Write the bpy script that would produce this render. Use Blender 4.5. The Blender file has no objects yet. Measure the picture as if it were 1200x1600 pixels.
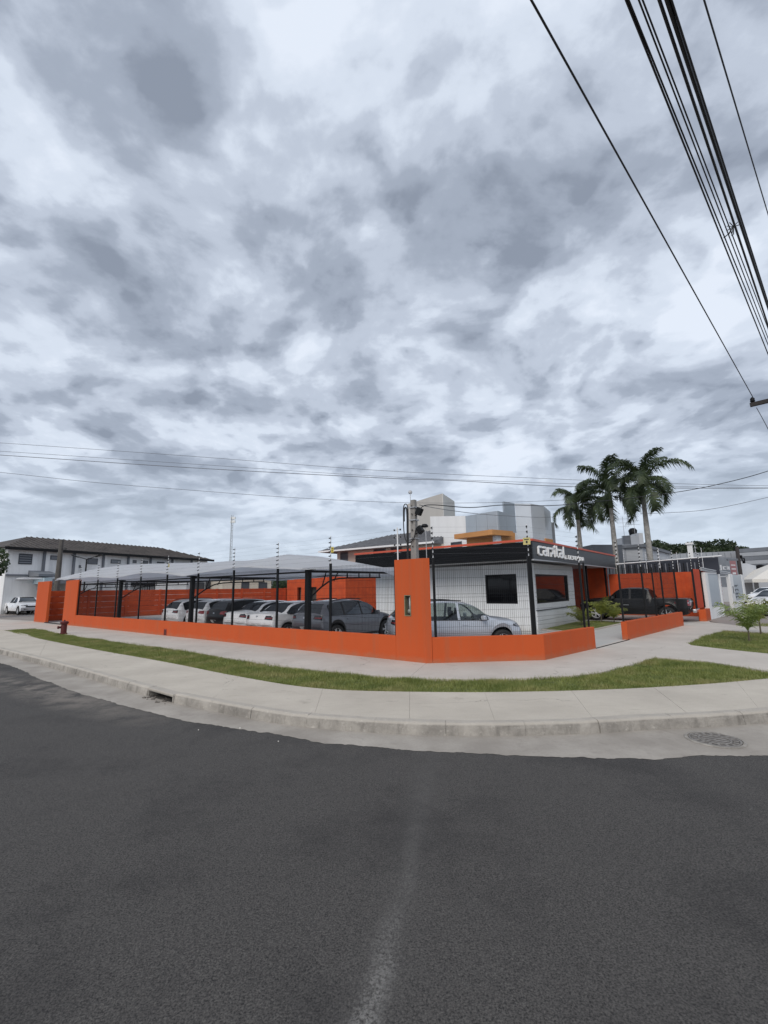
import bpy, bmesh, math, random
import numpy as np
from mathutils import Vector, Matrix
from mathutils.bvhtree import BVHTree
from mathutils.geometry import tessellate_polygon
random.seed(7); rng = np.random.default_rng(7)
SC = bpy.context.scene
COL = SC.collection
# ------------------------------------------------------------------ camera
H = 1.782
PITCH, ROLL, FPX = math.radians(9.72), math.radians(-0.97), 703.0
cf = Vector((0, math.cos(PITCH), math.sin(PITCH)))
cu0 = Vector((0, -math.sin(PITCH), math.cos(PITCH)))
cx0 = Vector((1, 0, 0))
cr = math.cos(ROLL) * cx0 + math.sin(ROLL) * cu0
cu = -math.sin(ROLL) * cx0 + math.cos(ROLL) * cu0
cam = bpy.data.cameras.new('camera')
camo = bpy.data.objects.new('camera', cam); COL.objects.link(camo)
m = Matrix((cr, cu, -cf)).transposed().to_4x4(); m.translation = (0, 0, H)
camo.matrix_world = m
cam.sensor_fit = 'HORIZONTAL'; cam.sensor_width = 36; cam.lens = 36 * FPX / 1200
cam.clip_start = 0.05; cam.clip_end = 3000
SC.camera = camo
SC.view_settings.view_transform = 'Standard'; SC.view_settings.look = 'None'
SC.view_settings.gamma = 1; SC.view_settings.exposure = 0.50
SC.view_settings.use_curve_mapping = False
# ------------------------------------------------------------------ sky and sun
SUN_EL, SUN_AZ = math.radians(40), math.radians(-158)     # soft high sun behind the clouds, from behind and left of the camera
W = bpy.data.worlds.new('World'); SC.world = W; W.use_nodes = True
nt = W.node_tree; nt.nodes.clear()
def wn(t, **k):
    n = nt.nodes.new(t)
    for a, b in k.items(): setattr(n, a, b)
    return n
def wl(a, b): nt.links.new(a, b)
def wmath(op, a, b=None, clamp=False):
    n = wn('ShaderNodeMath', operation=op); n.use_clamp = clamp
    for i, v in enumerate((a, b)):
        if v is None: continue
        if isinstance(v, (int, float)): n.inputs[i].default_value = v
        else: wl(v, n.inputs[i])
    return n.outputs[0]
def wmap(v, a, b, c=0, d=1, smooth=True):
    n = wn('ShaderNodeMapRange'); n.interpolation_type = 'SMOOTHSTEP' if smooth else 'LINEAR'
    wl(v, n.inputs[0])
    for i, q in enumerate((a, b, c, d)): n.inputs[i + 1].default_value = q
    return n.outputs[0]
tc = wn('ShaderNodeTexCoord')
sep = wn('ShaderNodeSeparateXYZ'); wl(tc.outputs['Generated'], sep.inputs[0])
zc = wmath('ADD', wmath('MAXIMUM', sep.outputs[2], 0.0), 0.24)
px_ = wmath('DIVIDE', sep.outputs[0], zc); py_ = wmath('DIVIDE', sep.outputs[1], zc)
pl = wn('ShaderNodeCombineXYZ'); wl(px_, pl.inputs[0]); wl(py_, pl.inputs[1])
def wnoise(scale, detail, rough, off=(0, 0, 0), dist=0.0, src=None, lac=2.0):
    mp = wn('ShaderNodeMapping'); wl(src or pl.outputs[0], mp.inputs[0]); mp.inputs['Location'].default_value = off
    n = wn('ShaderNodeTexNoise'); wl(mp.outputs[0], n.inputs['Vector'])
    n.inputs['Scale'].default_value = scale; n.inputs['Detail'].default_value = detail
    n.inputs['Roughness'].default_value = rough; n.inputs['Distortion'].default_value = dist
    n.inputs['Lacunarity'].default_value = lac
    return n
warp = wnoise(1.8, 1, 0.5, (3.1, 1.7, 0))
wv = wn('ShaderNodeVectorMath', operation='MULTIPLY_ADD'); wl(warp.outputs['Color'], wv.inputs[0])
wv.inputs[1].default_value = (0.22, 0.22, 0); wl(pl.outputs[0], wv.inputs[2])
big = wnoise(1.25, 3, 0.5, (5.3, 2.2, 0), 0.0, wv.outputs[0]).outputs['Fac']
mid = wnoise(3.2, 6, 0.50, (1.1, 8.4, 0), 0.0, wv.outputs[0]).outputs['Fac']
fine = wnoise(8.0, 7, 0.58, (4.1, 0.4, 0), 0.0, wv.outputs[0]).outputs['Fac']
def puffs(scale, off):
    mp = wn('ShaderNodeMapping'); wl(wv2.outputs[0], mp.inputs[0]); mp.inputs['Location'].default_value = off
    v = wn('ShaderNodeTexVoronoi', feature='SMOOTH_F1'); wl(mp.outputs[0], v.inputs['Vector']); v.inputs['Scale'].default_value = scale; v.inputs['Smoothness'].default_value = 0.6; v.inputs['Detail'].default_value = 1.0; v.inputs['Roughness'].default_value = 0.5
    v.voronoi_dimensions = '2D'; return v.outputs['Distance']
w2 = wnoise(5.0, 5, 0.55, (2.2, 7.1, 0)); wv2 = wn('ShaderNodeVectorMath', operation='MULTIPLY_ADD'); wl(w2.outputs['Color'], wv2.inputs[0]); wv2.inputs[1].default_value = (0.20, 0.20, 0); wl(wv.outputs[0], wv2.inputs[2])
pf = wmath('ADD', wmath('MULTIPLY', wmap(puffs(3.6, (1, 2, 0)), 0.05, 0.62, 1, 0, False), 0.115), wmath('MULTIPLY', wmap(puffs(8.0, (4, 1, 0)), 0.05, 0.6, 1, 0, False), 0.055))
dens = wmath('ADD', wmath('ADD', wmath('ADD', wmath('MULTIPLY', big, 0.40), wmath('MULTIPLY', mid, 0.40)), wmath('MULTIPLY', fine, 0.20)), wmath('ADD', pf, -0.045))
# the broad dark and bright patches of this cloud layer
def cloud_at(x, y):
    d = (cf * FPX + cr * (x - 600) - cu * (y - 800)).normalized(); return (d.x / (max(d.z, 0) + 0.24), d.y / (max(d.z, 0) + 0.24), 0)
for (x, y, r_, amp) in ((470, 110, .20, .040), (110, 140, .40, .045), (260, 60, .25, .02), (480, 395, .24, .055), (600, 470, .20, .050), (260, 350, .28, .040), (830, 370, .20, .050), (700, 320, .14, .04), (60, 520, .35, .035), (1050, 120, .30, .030), (980, 420, .22, .03), (900, 640, .30, .02),
                        (560, 60, .12, -.03), (610, 240, .15, -.04), (790, 110, .14, -.025), (700, 40, .14, .035), (930, 130, .16, .035), (360, 470, .16, -.045), (850, 540, .20, -.065), (640, 590, .30, -.045), (150, 620, .40, -.04), (400, 30, .12, -.05), (1120, 420, .18, -.05), (130, 250, .12, -.04), (1060, 330, .16, -.04), (500, 560, .16, -.04)):
    vd = wn('ShaderNodeVectorMath', operation='DISTANCE'); wl(wv.outputs[0], vd.inputs[0]); c_ = cloud_at(x, y); vd.inputs[1].default_value = (c_[0] + .11, c_[1] + .11, 0.0)
    dens = wmath('ADD', dens, wmath('MULTIPLY', wmap(vd.outputs['Value'], 0.0, r_ * 1.7, 1, 0), amp * 0.75))
ramp = wn('ShaderNodeValToRGB'); wl(wmap(dens, 0.370, 0.600, 0, 1, False), ramp.inputs[0])
cr_ = ramp.color_ramp; cr_.interpolation = 'EASE'
cr_.elements[0].position = 0.0; cr_.elements[0].color = (0.79, 0.855, 0.96, 1)
cr_.elements[1].position = 1.0; cr_.elements[1].color = (0.27, 0.31, 0.385, 1)
for p, c in ((0.22, (0.69, 0.76, 0.87, 1)), (0.45, (0.53, 0.59, 0.695, 1)), (0.72, (0.375, 0.425, 0.515, 1))):
    e = cr_.elements.new(p); e.color = c
# pale even band of cloud towards the horizon
hz = wmap(sep.outputs[2], 0.0, 0.30, 1, 0)
hzc = wn('ShaderNodeMix', data_type='RGBA'); wl(wmath('MULTIPLY', hz, 0.88), hzc.inputs[0])
wl(ramp.outputs[0], hzc.inputs[6]); hzc.inputs[7].default_value = (0.62, 0.71, 0.83, 1)
sky = wn('ShaderNodeTexSky', sky_type='NISHITA'); sky.sun_disc = False
sky.sun_elevation = SUN_EL; sky.sun_rotation = SUN_AZ
bg1 = wn('ShaderNodeBackground'); wl(sky.outputs[0], bg1.inputs[0]); bg1.inputs[1].default_value = 0.08
bg2 = wn('ShaderNodeBackground'); wl(hzc.outputs[2], bg2.inputs[0]); bg2.inputs[1].default_value = 0.745
ms = wn('ShaderNodeMixShader'); ms.inputs[0].default_value = 0.93
wl(bg1.outputs[0], ms.inputs[1]); wl(bg2.outputs[0], ms.inputs[2])
wo = wn('ShaderNodeOutputWorld'); wl(ms.outputs[0], wo.inputs[0])
sun = bpy.data.lights.new('sun', 'SUN'); sun.energy = 1.5; sun.angle = math.radians(40); sun.color = (1, 0.93, 0.84)
suno = bpy.data.objects.new('sun', sun); COL.objects.link(suno)
sd = Vector((math.sin(SUN_AZ) * math.cos(SUN_EL), math.cos(SUN_AZ) * math.cos(SUN_EL), math.sin(SUN_EL)))
suno.rotation_euler = sd.to_track_quat('Z', 'Y').to_euler()

# ------------------------------------------------------------------ coordinates
def ray(x, y): return cf * FPX + cr * (x - 600) - cu * (y - 800)
def gz(x, y, z=0.0):                     # the point of height z seen at this place of the photo
    d = ray(x, y); return Vector((0, 0, H)) + d * ((z - H) / d.z)
def atY(x, y, Y):                        # the point at distance Y seen at this place of the photo
    d = ray(x, y); return Vector((0, 0, H)) + d * (Y / d.y)
C0 = Vector((0.9504, 11.3118, 0))        # street corner of the lot
A = Vector((-0.779076, 0.626929, 0)); B = Vector((0.626942, 0.779066, 0))
def lot(a, b, z=0.0): return C0 + A * a + B * b + Vector((0, 0, z))
LROT = math.atan2(-0.626929, 0.779076)   # lot frame: local x = -A (right), local y = B (inwards)
def rline(v): return -(2.2 + 0.1265 * (v - 2))      # a of the right hand street wall at depth v

# ------------------------------------------------------------------ materials
MATS = {}
def mat(name, col, rough=0.7, var=0.0, scale=6.0, bump=0.0, bscale=60.0, metal=0.0, dirt=None, spec=0.5, coat=0.0, streak=False):
    if name in MATS: return MATS[name]
    M = bpy.data.materials.new(name); M.use_nodes = True; t = M.node_tree
    p = t.nodes['Principled BSDF']; p.inputs['Base Color'].default_value = (*col, 1)
    p.inputs['Roughness'].default_value = rough; p.inputs['Metallic'].default_value = metal
    p.inputs['Specular IOR Level'].default_value = spec; p.inputs['Coat Weight'].default_value = coat
    g = t.nodes.new('ShaderNodeNewGeometry')
    if var > 0:
        src = g.outputs['Position']
        if streak:
            mp = t.nodes.new('ShaderNodeMapping'); t.links.new(src, mp.inputs[0]); mp.inputs['Scale'].default_value = (1, 1, 0.18); src = mp.outputs[0]
        n = t.nodes.new('ShaderNodeTexNoise'); n.inputs['Scale'].default_value = scale; n.inputs['Detail'].default_value = 6
        n.inputs['Roughness'].default_value = 0.62
        t.links.new(src, n.inputs['Vector'])
        r = t.nodes.new('ShaderNodeMapRange'); r.inputs[1].default_value = 0.3; r.inputs[2].default_value = 0.7
        t.links.new(n.outputs['Fac'], r.inputs[0])
        mx = t.nodes.new('ShaderNodeMix'); mx.data_type = 'RGBA'; t.links.new(r.outputs[0], mx.inputs[0])
        d = dirt or tuple(c * (1 - var) for c in col)
        u = tuple(min(1, c * (1 + var * 0.5)) for c in col)
        mx.inputs[6].default_value = (*d, 1); mx.inputs[7].default_value = (*u, 1)
        t.links.new(mx.outputs[2], p.inputs['Base Color'])
    if bump > 0:
        n2 = t.nodes.new('ShaderNodeTexNoise'); n2.inputs['Scale'].default_value = bscale; n2.inputs['Detail'].default_value = 4
        t.links.new(g.outputs['Position'], n2.inputs['Vector'])
        b = t.nodes.new('ShaderNodeBump'); b.inputs['Strength'].default_value = bump; b.inputs['Distance'].default_value = 0.01
        t.links.new(n2.outputs['Fac'], b.inputs['Height']); t.links.new(b.outputs[0], p.inputs['Normal'])
    MATS[name] = M; return M
def nodes_of(M): return M.node_tree.nodes, M.node_tree.links

ORANGE = mat('orange wall paint', (0.48, 0.084, 0.021), 0.8, 0.10, 1.3, 0.25, 90, streak=True, dirt=(0.47, 0.080, 0.020), spec=0.3)
ORANGE2 = mat('orange precast paint', (0.52, 0.082, 0.023), 0.85, 0.12, 2.2, 0.4, 50, dirt=(0.40, 0.058, 0.02), spec=0.3)
ORANGEG = mat('dark orange gate paint', (0.36, 0.05, 0.022), 0.6, 0.1, 2.0)
TRIM = mat('orange metal trim', (0.55, 0.085, 0.04), 0.5, 0.08, 3)
BLACK = mat('black painted steel', (0.006, 0.0065, 0.008), 0.5, 0.2, 5, spec=0.25)
BLACKM = mat('black cladding metal', (0.005, 0.0055, 0.007), 0.45, 0.25, 1.5, spec=0.2)
FASCIA = mat('dark grey sign panel', (0.030, 0.035, 0.041), 0.4, 0.15, 0.7, spec=0.3)
WHITEP = mat('white plaster', (0.72, 0.73, 0.74), 0.8, 0.07, 1.5, 0.2, 40, streak=True)
WHITEH = mat('white plaster of the office', (0.68, 0.70, 0.72), 0.75, 0.08, 1.0, 0.15, 40, streak=True)
WHITEB = mat('weathered white render', (0.84, 0.85, 0.86), 0.85, 0.2, 0.5, 0.2, 20, streak=True, dirt=(0.60, 0.62, 0.63))
BEIGE = mat('beige render', (0.60, 0.55, 0.47), 0.85, 0.12, 0.6, 0.2, 20, streak=True)
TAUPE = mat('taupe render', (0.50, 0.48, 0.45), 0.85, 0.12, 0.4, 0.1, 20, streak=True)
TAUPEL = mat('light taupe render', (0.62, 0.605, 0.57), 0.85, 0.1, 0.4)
PANEL = mat('grey composite panel', (0.36, 0.41, 0.46), 0.35, 0.08, 0.4, metal=0.15)
PANELL = mat('silver composite panel', (0.52, 0.56, 0.61), 0.32, 0.08, 0.4, metal=0.15)
TAN = mat('ochre painted fascia', (0.50, 0.235, 0.08), 0.7, 0.12, 0.8)
GREYB = mat('grey render', (0.36, 0.38, 0.41), 0.85, 0.2, 0.3, streak=True)
GREYD = mat('dark grey render', (0.17, 0.185, 0.21), 0.85, 0.25, 0.4, streak=True)
GREYL = mat('light grey render', (0.52, 0.54, 0.57), 0.85, 0.15, 0.4, streak=True)
ROOFT = mat('weathered fibre cement tiles', (0.045, 0.042, 0.043), 0.95, 0.7, 0.9, 0.3, 12, dirt=(0.115, 0.105, 0.10), spec=0.2)
ROOFH = mat('grey clay tiles', (0.16, 0.165, 0.18), 0.9, 0.3, 1.5, 0.5, 15)
DARKG = mat('dark window glass', (0.003, 0.003, 0.004), 0.06, spec=0.35)
WINB = mat('dark louvre', (0.06, 0.07, 0.085), 0.5)
LOUV = mat('grey louvre slat', (0.22, 0.24, 0.27), 0.6)
CONC_POLE = mat('concrete pole', (0.26, 0.25, 0.24), 0.85, 0.25, 6, 0.4, 60)
RUBBER = mat('black rubber', (0.014, 0.014, 0.015), 0.7, 0.2, 20)
PLAST = mat('black plastic trim', (0.020, 0.020, 0.022), 0.6)
ALLOY = mat('painted alloy wheel', (0.52, 0.53, 0.55), 0.35)
CHROME = mat('brushed alloy', (0.5, 0.51, 0.53), 0.3, metal=0.9)
PLATEW = mat('white licence plate', (0.7, 0.7, 0.68), 0.5)
REDL = mat('red tail lamp', (0.22, 0.010, 0.012), 0.15, coat=0.5)
LAMPC = mat('clear lamp lens', (0.30, 0.32, 0.36), 0.1, coat=0.5)
LAMPD = mat('smoked lamp lens', (0.02, 0.02, 0.025), 0.1, coat=0.5)
GALV = mat('galvanised steel', (0.42, 0.43, 0.45), 0.5, 0.15, 10, metal=0.4)
WHITEM = mat('white painted metal', (0.72, 0.73, 0.75), 0.5, 0.05, 5)
YELLOW = mat('yellow warning plate', (0.62, 0.50, 0.08), 0.5, 0.1, 8)
CREAMS = mat('faded yellow plate', (0.55, 0.48, 0.20), 0.5, 0.1, 8)
REDH = mat('dark red hydrant paint', (0.09, 0.012, 0.012), 0.55, 0.3, 14)
SIGNW = mat('white sign acrylic', (0.92, 0.93, 0.94), 0.4)
LBLUE = mat('pale blue painted awning', (0.36, 0.46, 0.52), 0.6, 0.1, 2)
CABLE = mat('black cable sheath', (0.016, 0.017, 0.02), 0.6)
CABLEG = mat('grey conductor', (0.13, 0.135, 0.15), 0.6)
SEAT = mat('dark seat fabric', (0.03, 0.03, 0.033), 0.9)
TRUNK = mat('grey palm trunk', (0.36, 0.35, 0.33), 0.9, 0.3, 5, 0.4, 30, dirt=(0.18, 0.175, 0.165))
STEM = mat('dark young palm stem', (0.10, 0.085, 0.055), 0.85, 0.3, 20)
BARK = mat('brown bark', (0.12, 0.09, 0.07), 0.9, 0.3, 8)
def leafmat(name, c1, c2, sc=0.8):
    M = mat(name, c1, 0.55, 0.01, sc); ns, lk = nodes_of(M)
    for n in ns:
        if n.type == 'MIX': n.inputs[6].default_value = (*c1, 1); n.inputs[7].default_value = (*c2, 1)
    p = ns['Principled BSDF']
    out = [n for n in ns if n.type == 'OUTPUT_MATERIAL'][0]
    tr = ns.new('ShaderNodeBsdfTranslucent'); mx = ns.new('ShaderNodeMixShader'); mx.inputs[0].default_value = 0.22
    tr.inputs[0].default_value = (*[c * 1.4 for c in c2], 1)
    lk.new(p.outputs[0], mx.inputs[1]); lk.new(tr.outputs[0], mx.inputs[2]); lk.new(mx.outputs[0], out.inputs[0])
    return M
PALML = leafmat('palm leaf green', (0.016, 0.030, 0.015), (0.075, 0.105, 0.042), 2.5)
ARECA = leafmat('yellow green areca leaf', (0.07, 0.10, 0.025), (0.30, 0.32, 0.07), 4)
YPALM = leafmat('fresh young palm leaf', (0.07, 0.11, 0.03), (0.24, 0.30, 0.08), 4)
TREEL = leafmat('dense tree foliage', (0.012, 0.022, 0.011), (0.045, 0.068, 0.028), 0.5)
BUSHL = leafmat('bush foliage', (0.016, 0.032, 0.013), (0.06, 0.10, 0.035), 1.5)
GRASSB = leafmat('grass blades', (0.085, 0.125, 0.025), (0.26, 0.285, 0.085), 2.2)

ns_, lk_ = nodes_of(GRASSB)          # dry yellow patches between the green
p_ = ns_['Principled BSDF']; old = p_.inputs['Base Color'].links[0].from_socket
g_n = [n for n in ns_ if n.type == 'NEW_GEOMETRY'][0]; nz = ns_.new('ShaderNodeTexNoise'); nz.inputs['Scale'].default_value = 1.1; nz.inputs['Detail'].default_value = 5; lk_.new(g_n.outputs['Position'], nz.inputs['Vector'])
r_n = ns_.new('ShaderNodeMapRange'); r_n.inputs[1].default_value = 0.50; r_n.inputs[2].default_value = 0.66; r_n.inputs[4].default_value = 0.7; lk_.new(nz.outputs['Fac'], r_n.inputs[0])
m_n = ns_.new('ShaderNodeMix'); m_n.data_type = 'RGBA'; lk_.new(r_n.outputs[0], m_n.inputs[0]); lk_.new(old, m_n.inputs[6]); m_n.inputs[7].default_value = (0.30, 0.27, 0.12, 1); lk_.new(m_n.outputs[2], p_.inputs['Base Color'])

def carpaint(name, c, metal=0.0, rough=0.3):
    M = mat(name, c, rough, metal=metal, coat=0.8); M.node_tree.nodes['Principled BSDF'].inputs['Coat Roughness'].default_value = 0.05; return M
P_WHITE = carpaint('white car paint', (0.84, 0.85, 0.87))
P_SILVER = carpaint('silver car paint', (0.50, 0.54, 0.60), 0.35, 0.3)
P_GREY = carpaint('grey car paint', (0.14, 0.15, 0.175), 0.3, 0.32)
P_BLACK = carpaint('black car paint', (0.006, 0.006, 0.007)); P_BLACK.node_tree.nodes['Principled BSDF'].inputs['Coat Weight'].default_value = 0.25; P_BLACK.node_tree.nodes['Principled BSDF'].inputs['Specular IOR Level'].default_value = 0.3
P_RED = carpaint('dark red car paint', (0.20, 0.015, 0.012))
def glassmat(name, tint, fac):
    M = bpy.data.materials.new(name); M.use_nodes = True; ns, lk = nodes_of(M); ns.clear()
    o = ns.new('ShaderNodeOutputMaterial'); t = ns.new('ShaderNodeBsdfTransparent'); t.inputs[0].default_value = (*tint, 1)
    g = ns.new('ShaderNodeBsdfGlossy'); g.inputs['Roughness'].default_value = 0.03; g.inputs[0].default_value = (0.9, 0.95, 1, 1)
    f = ns.new('ShaderNodeFresnel'); f.inputs[0].default_value = 1.32
    a0 = ns.new('ShaderNodeMath'); a0.operation = 'ADD'; a0.inputs[1].default_value = fac; lk.new(f.outputs[0], a0.inputs[0]); a = ns.new('ShaderNodeMath'); a.operation = 'MINIMUM'; a.inputs[1].default_value = 0.16; lk.new(a0.outputs[0], a.inputs[0])
    mx = ns.new('ShaderNodeMixShader'); lk.new(a.outputs[0], mx.inputs[0]); lk.new(t.outputs[0], mx.inputs[1]); lk.new(g.outputs[0], mx.inputs[2])
    lk.new(mx.outputs[0], o.inputs[0]); MATS[name] = M; return M
G_CAR = glassmat('tinted car glass', (0.04, 0.045, 0.045), 0.0)
G_CARL = glassmat('light car glass', (0.55, 0.60, 0.58), 0.05)
G_DARK = glassmat('dark car glass', (0.02, 0.02, 0.022), 0.0)

def weather(M, dirtc, zt, k):
    ns, lk = nodes_of(M); p = ns['Principled BSDF']; old = p.inputs['Base Color'].links[0].from_socket
    g = [n for n in ns if n.type == 'NEW_GEOMETRY'][0]; sp = ns.new('ShaderNodeSeparateXYZ'); lk.new(g.outputs['Position'], sp.inputs[0])
    nz = ns.new('ShaderNodeTexNoise'); nz.inputs['Scale'].default_value = 4.0; nz.inputs['Detail'].default_value = 7; lk.new(g.outputs['Position'], nz.inputs['Vector'])
    ad = ns.new('ShaderNodeMath'); ad.operation = 'MULTIPLY_ADD'; lk.new(nz.outputs['Fac'], ad.inputs[0]); ad.inputs[1].default_value = -zt * 2.2; lk.new(sp.outputs[2], ad.inputs[2])
    r = ns.new('ShaderNodeMapRange'); lk.new(ad.outputs[0], r.inputs[0]); r.inputs[1].default_value = -zt * 1.2; r.inputs[2].default_value = 0.0; r.inputs[3].default_value = k; r.inputs[4].default_value = 0
    mx = ns.new('ShaderNodeMix'); mx.data_type = 'RGBA'; lk.new(r.outputs[0], mx.inputs[0]); lk.new(old, mx.inputs[6]); mx.inputs[7].default_value = (*dirtc, 1)
    mp = ns.new('ShaderNodeMapping'); lk.new(g.outputs['Position'], mp.inputs[0]); mp.inputs['Scale'].default_value = (1, 1, 0.06)
    n2 = ns.new('ShaderNodeTexNoise'); n2.inputs['Scale'].default_value = 5.0; n2.inputs['Detail'].default_value = 6; lk.new(mp.outputs[0], n2.inputs['Vector'])
    r2 = ns.new('ShaderNodeMapRange'); lk.new(n2.outputs['Fac'], r2.inputs[0]); r2.inputs[1].default_value = .52; r2.inputs[2].default_value = .74; r2.inputs[4].default_value = .28
    m2 = ns.new('ShaderNodeMix'); m2.data_type = 'RGBA'; lk.new(r2.outputs[0], m2.inputs[0]); lk.new(mx.outputs[2], m2.inputs[6]); m2.inputs[7].default_value = (*[c * .8 for c in dirtc], 1); lk.new(m2.outputs[2], p.inputs['Base Color'])
weather(ORANGE, (0.34, 0.15, 0.085), 0.14, 0.6)
weather(WHITEH, (0.42, 0.41, 0.39), 0.2, 0.5)
weather(WHITEB, (0.50, 0.50, 0.49), 0.8, 0.5)
weather(ORANGE2, (0.30, 0.12, 0.07), 0.2, 0.5)
# asphalt, concrete, gutter, grass soil ---------------------------------
def special(name, build):
    M = bpy.data.materials.new(name); M.use_nodes = True; t = M.node_tree
    p = t.nodes['Principled BSDF']; g = t.nodes.new('ShaderNodeNewGeometry')
    def noise(scale, detail=4, rough=0.55, src=None, sc=None, rot=0, off=None, dist=0.0):
        s = src or g.outputs['Position']
        if sc or rot or off:
            mp = t.nodes.new('ShaderNodeMapping'); t.links.new(s, mp.inputs[0])
            if sc: mp.inputs['Scale'].default_value = sc
            if off: mp.inputs['Location'].default_value = off
            mp.inputs['Rotation'].default_value = (0, 0, rot); s = mp.outputs[0]
        n = t.nodes.new('ShaderNodeTexNoise'); n.inputs['Scale'].default_value = scale; n.inputs['Detail'].default_value = detail
        n.inputs['Roughness'].default_value = rough; n.inputs['Distortion'].default_value = dist; t.links.new(s, n.inputs['Vector']); return n.outputs['Fac']
    def mr(v, a, b, c=0.0, d=1.0):
        r = t.nodes.new('ShaderNodeMapRange'); t.links.new(v, r.inputs[0])
        for i, q in enumerate((a, b, c, d)): r.inputs[i + 1].default_value = q
        return r.outputs[0]
    def mx(f, a, b):
        n = t.nodes.new('ShaderNodeMix'); n.data_type = 'RGBA'
        if isinstance(f, float): n.inputs[0].default_value = f
        else: t.links.new(f, n.inputs[0])
        for i, v in ((6, a), (7, b)):
            if isinstance(v, tuple): n.inputs[i].default_value = (*v, 1)
            else: t.links.new(v, n.inputs[i])
        return n.outputs[2]
    def ma(op, a, b=None):
        n = t.nodes.new('ShaderNodeMath'); n.operation = op
        for i, v in enumerate((a, b)):
            if v is None: continue
            if isinstance(v, (int, float)): n.inputs[i].default_value = v
            else: t.links.new(v, n.inputs[i])
        return n.outputs[0]
    def bump(h, s, d):
        b = t.nodes.new('ShaderNodeBump'); b.inputs['Strength'].default_value = s; b.inputs['Distance'].default_value = d
        t.links.new(h, b.inputs['Height']); t.links.new(b.outputs[0], p.inputs['Normal'])
    build(t, p, g, noise, mr, mx, ma, bump); MATS[name] = M; return M
def b_asphalt(t, p, g, noise, mr, mx, ma, bump):
    agg = noise(95, 4, 0.8); agg2 = noise(60, 3, 0.7)
    base = mx(mr(noise(0.45, 5, 0.6), 0.35, 0.65), (0.034, 0.032, 0.033), (0.056, 0.0525, 0.052))
    base = mx(mr(agg, 0.36, 0.66, 0, 1), mx(0.75, base, (0.006, 0.006, 0.007)), mx(0.80, base, (0.150, 0.142, 0.132)))
    base = mx(mr(noise(3.5, 4, 0.65), 0.52, 0.75, 0, 0.25), base, (0.065, 0.062, 0.060))
    v = t.nodes.new('ShaderNodeTexVoronoi'); v.inputs['Scale'].default_value = 11; t.links.new(g.outputs['Position'], v.inputs['Vector'])
    spk = ma('MULTIPLY', mr(v.outputs['Distance'], 0.02, 0.045, 1, 0), mr(noise(9, 2), 0.58, 0.62))
    base = mx(spk, base, (0.20, 0.19, 0.165))
    base = mx(mr(noise(0.8, 6, 0.7, off=(9, 4, 0)), 0.5, 0.7, 0, 0.45), base, (0.015, 0.0145, 0.016))
    sg_ = t.nodes.new('ShaderNodeSeparateXYZ'); mp_ = t.nodes.new('ShaderNodeMapping'); mp_.vector_type = 'TEXTURE'; t.links.new(g.outputs['Position'], mp_.inputs[0])
    a0_, a1_ = gz(-20, 1052, -.15), gz(215, 1122, -.15); mp_.inputs['Location'].default_value = tuple((a0_ + a1_) / 2); mp_.inputs['Rotation'].default_value = (0, 0, math.atan2(a1_.y - a0_.y, a1_.x - a0_.x)); mp_.inputs['Scale'].default_value = ((a1_ - a0_).length / 2, .5, 1)
    vl = t.nodes.new('ShaderNodeVectorMath'); vl.operation = 'LENGTH'; t.links.new(mp_.outputs[0], vl.inputs[0])
    dm = ma('MULTIPLY', mr(vl.outputs['Value'], .3, 1.35, 1, 0), mr(noise(2.2, 6, .65), .40, .60, 0, .75))
    base = mx(dm, base, (0.23, 0.205, 0.18))
    # worn white centre line: x along a gentle curve
    s = t.nodes.new('ShaderNodeSeparateXYZ'); t.links.new(g.outputs['Position'], s.inputs[0])
    line = ma('ADD', ma('MULTIPLY', s.outputs[1], LK), LB)
    wob = ma('MULTIPLY', ma('SUBTRACT', noise(1.6, 3), 0.5), 0.22)
    d = ma('ABSOLUTE', ma('ADD', ma('SUBTRACT', s.outputs[0], line), wob))
    wear = mr(s.outputs[1], 1.5, 3.2, 0.95, 0.08)
    m1 = ma('MULTIPLY', mr(d, 0.02, 0.10, 1, 0), mr(ma('ADD', noise(55, 4, 0.75), ma('MULTIPLY', noise(4, 3), 0.35)), 0.58, 0.76, 0, 1))
    m1 = ma('MULTIPLY', m1, wear)
    m1 = ma('MULTIPLY', m1, mr(s.outputs[1], 4.2, 5.4, 1, 0))
    base = mx(m1, base, (0.42, 0.41, 0.39))
    d2 = mr(d, 0.0, 0.26, 0.20, 0)
    base = mx(d2, base, (0.10, 0.097, 0.094))
    t.links.new(base, p.inputs['Base Color']); p.inputs['Roughness'].default_value = 0.85
    p.inputs['Specular IOR Level'].default_value = 0.3
    bump(ma('ADD', agg, ma('MULTIPLY', agg2, 0.5)), 0.55, 0.012)
L0, L1 = gz(575, 1590, -0.15), gz(660, 1250, -0.15)
LK = (L1.x - L0.x) / (L1.y - L0.y); LB = L0.x - LK * L0.y
ASPHALT = special('asphalt', b_asphalt)
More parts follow.
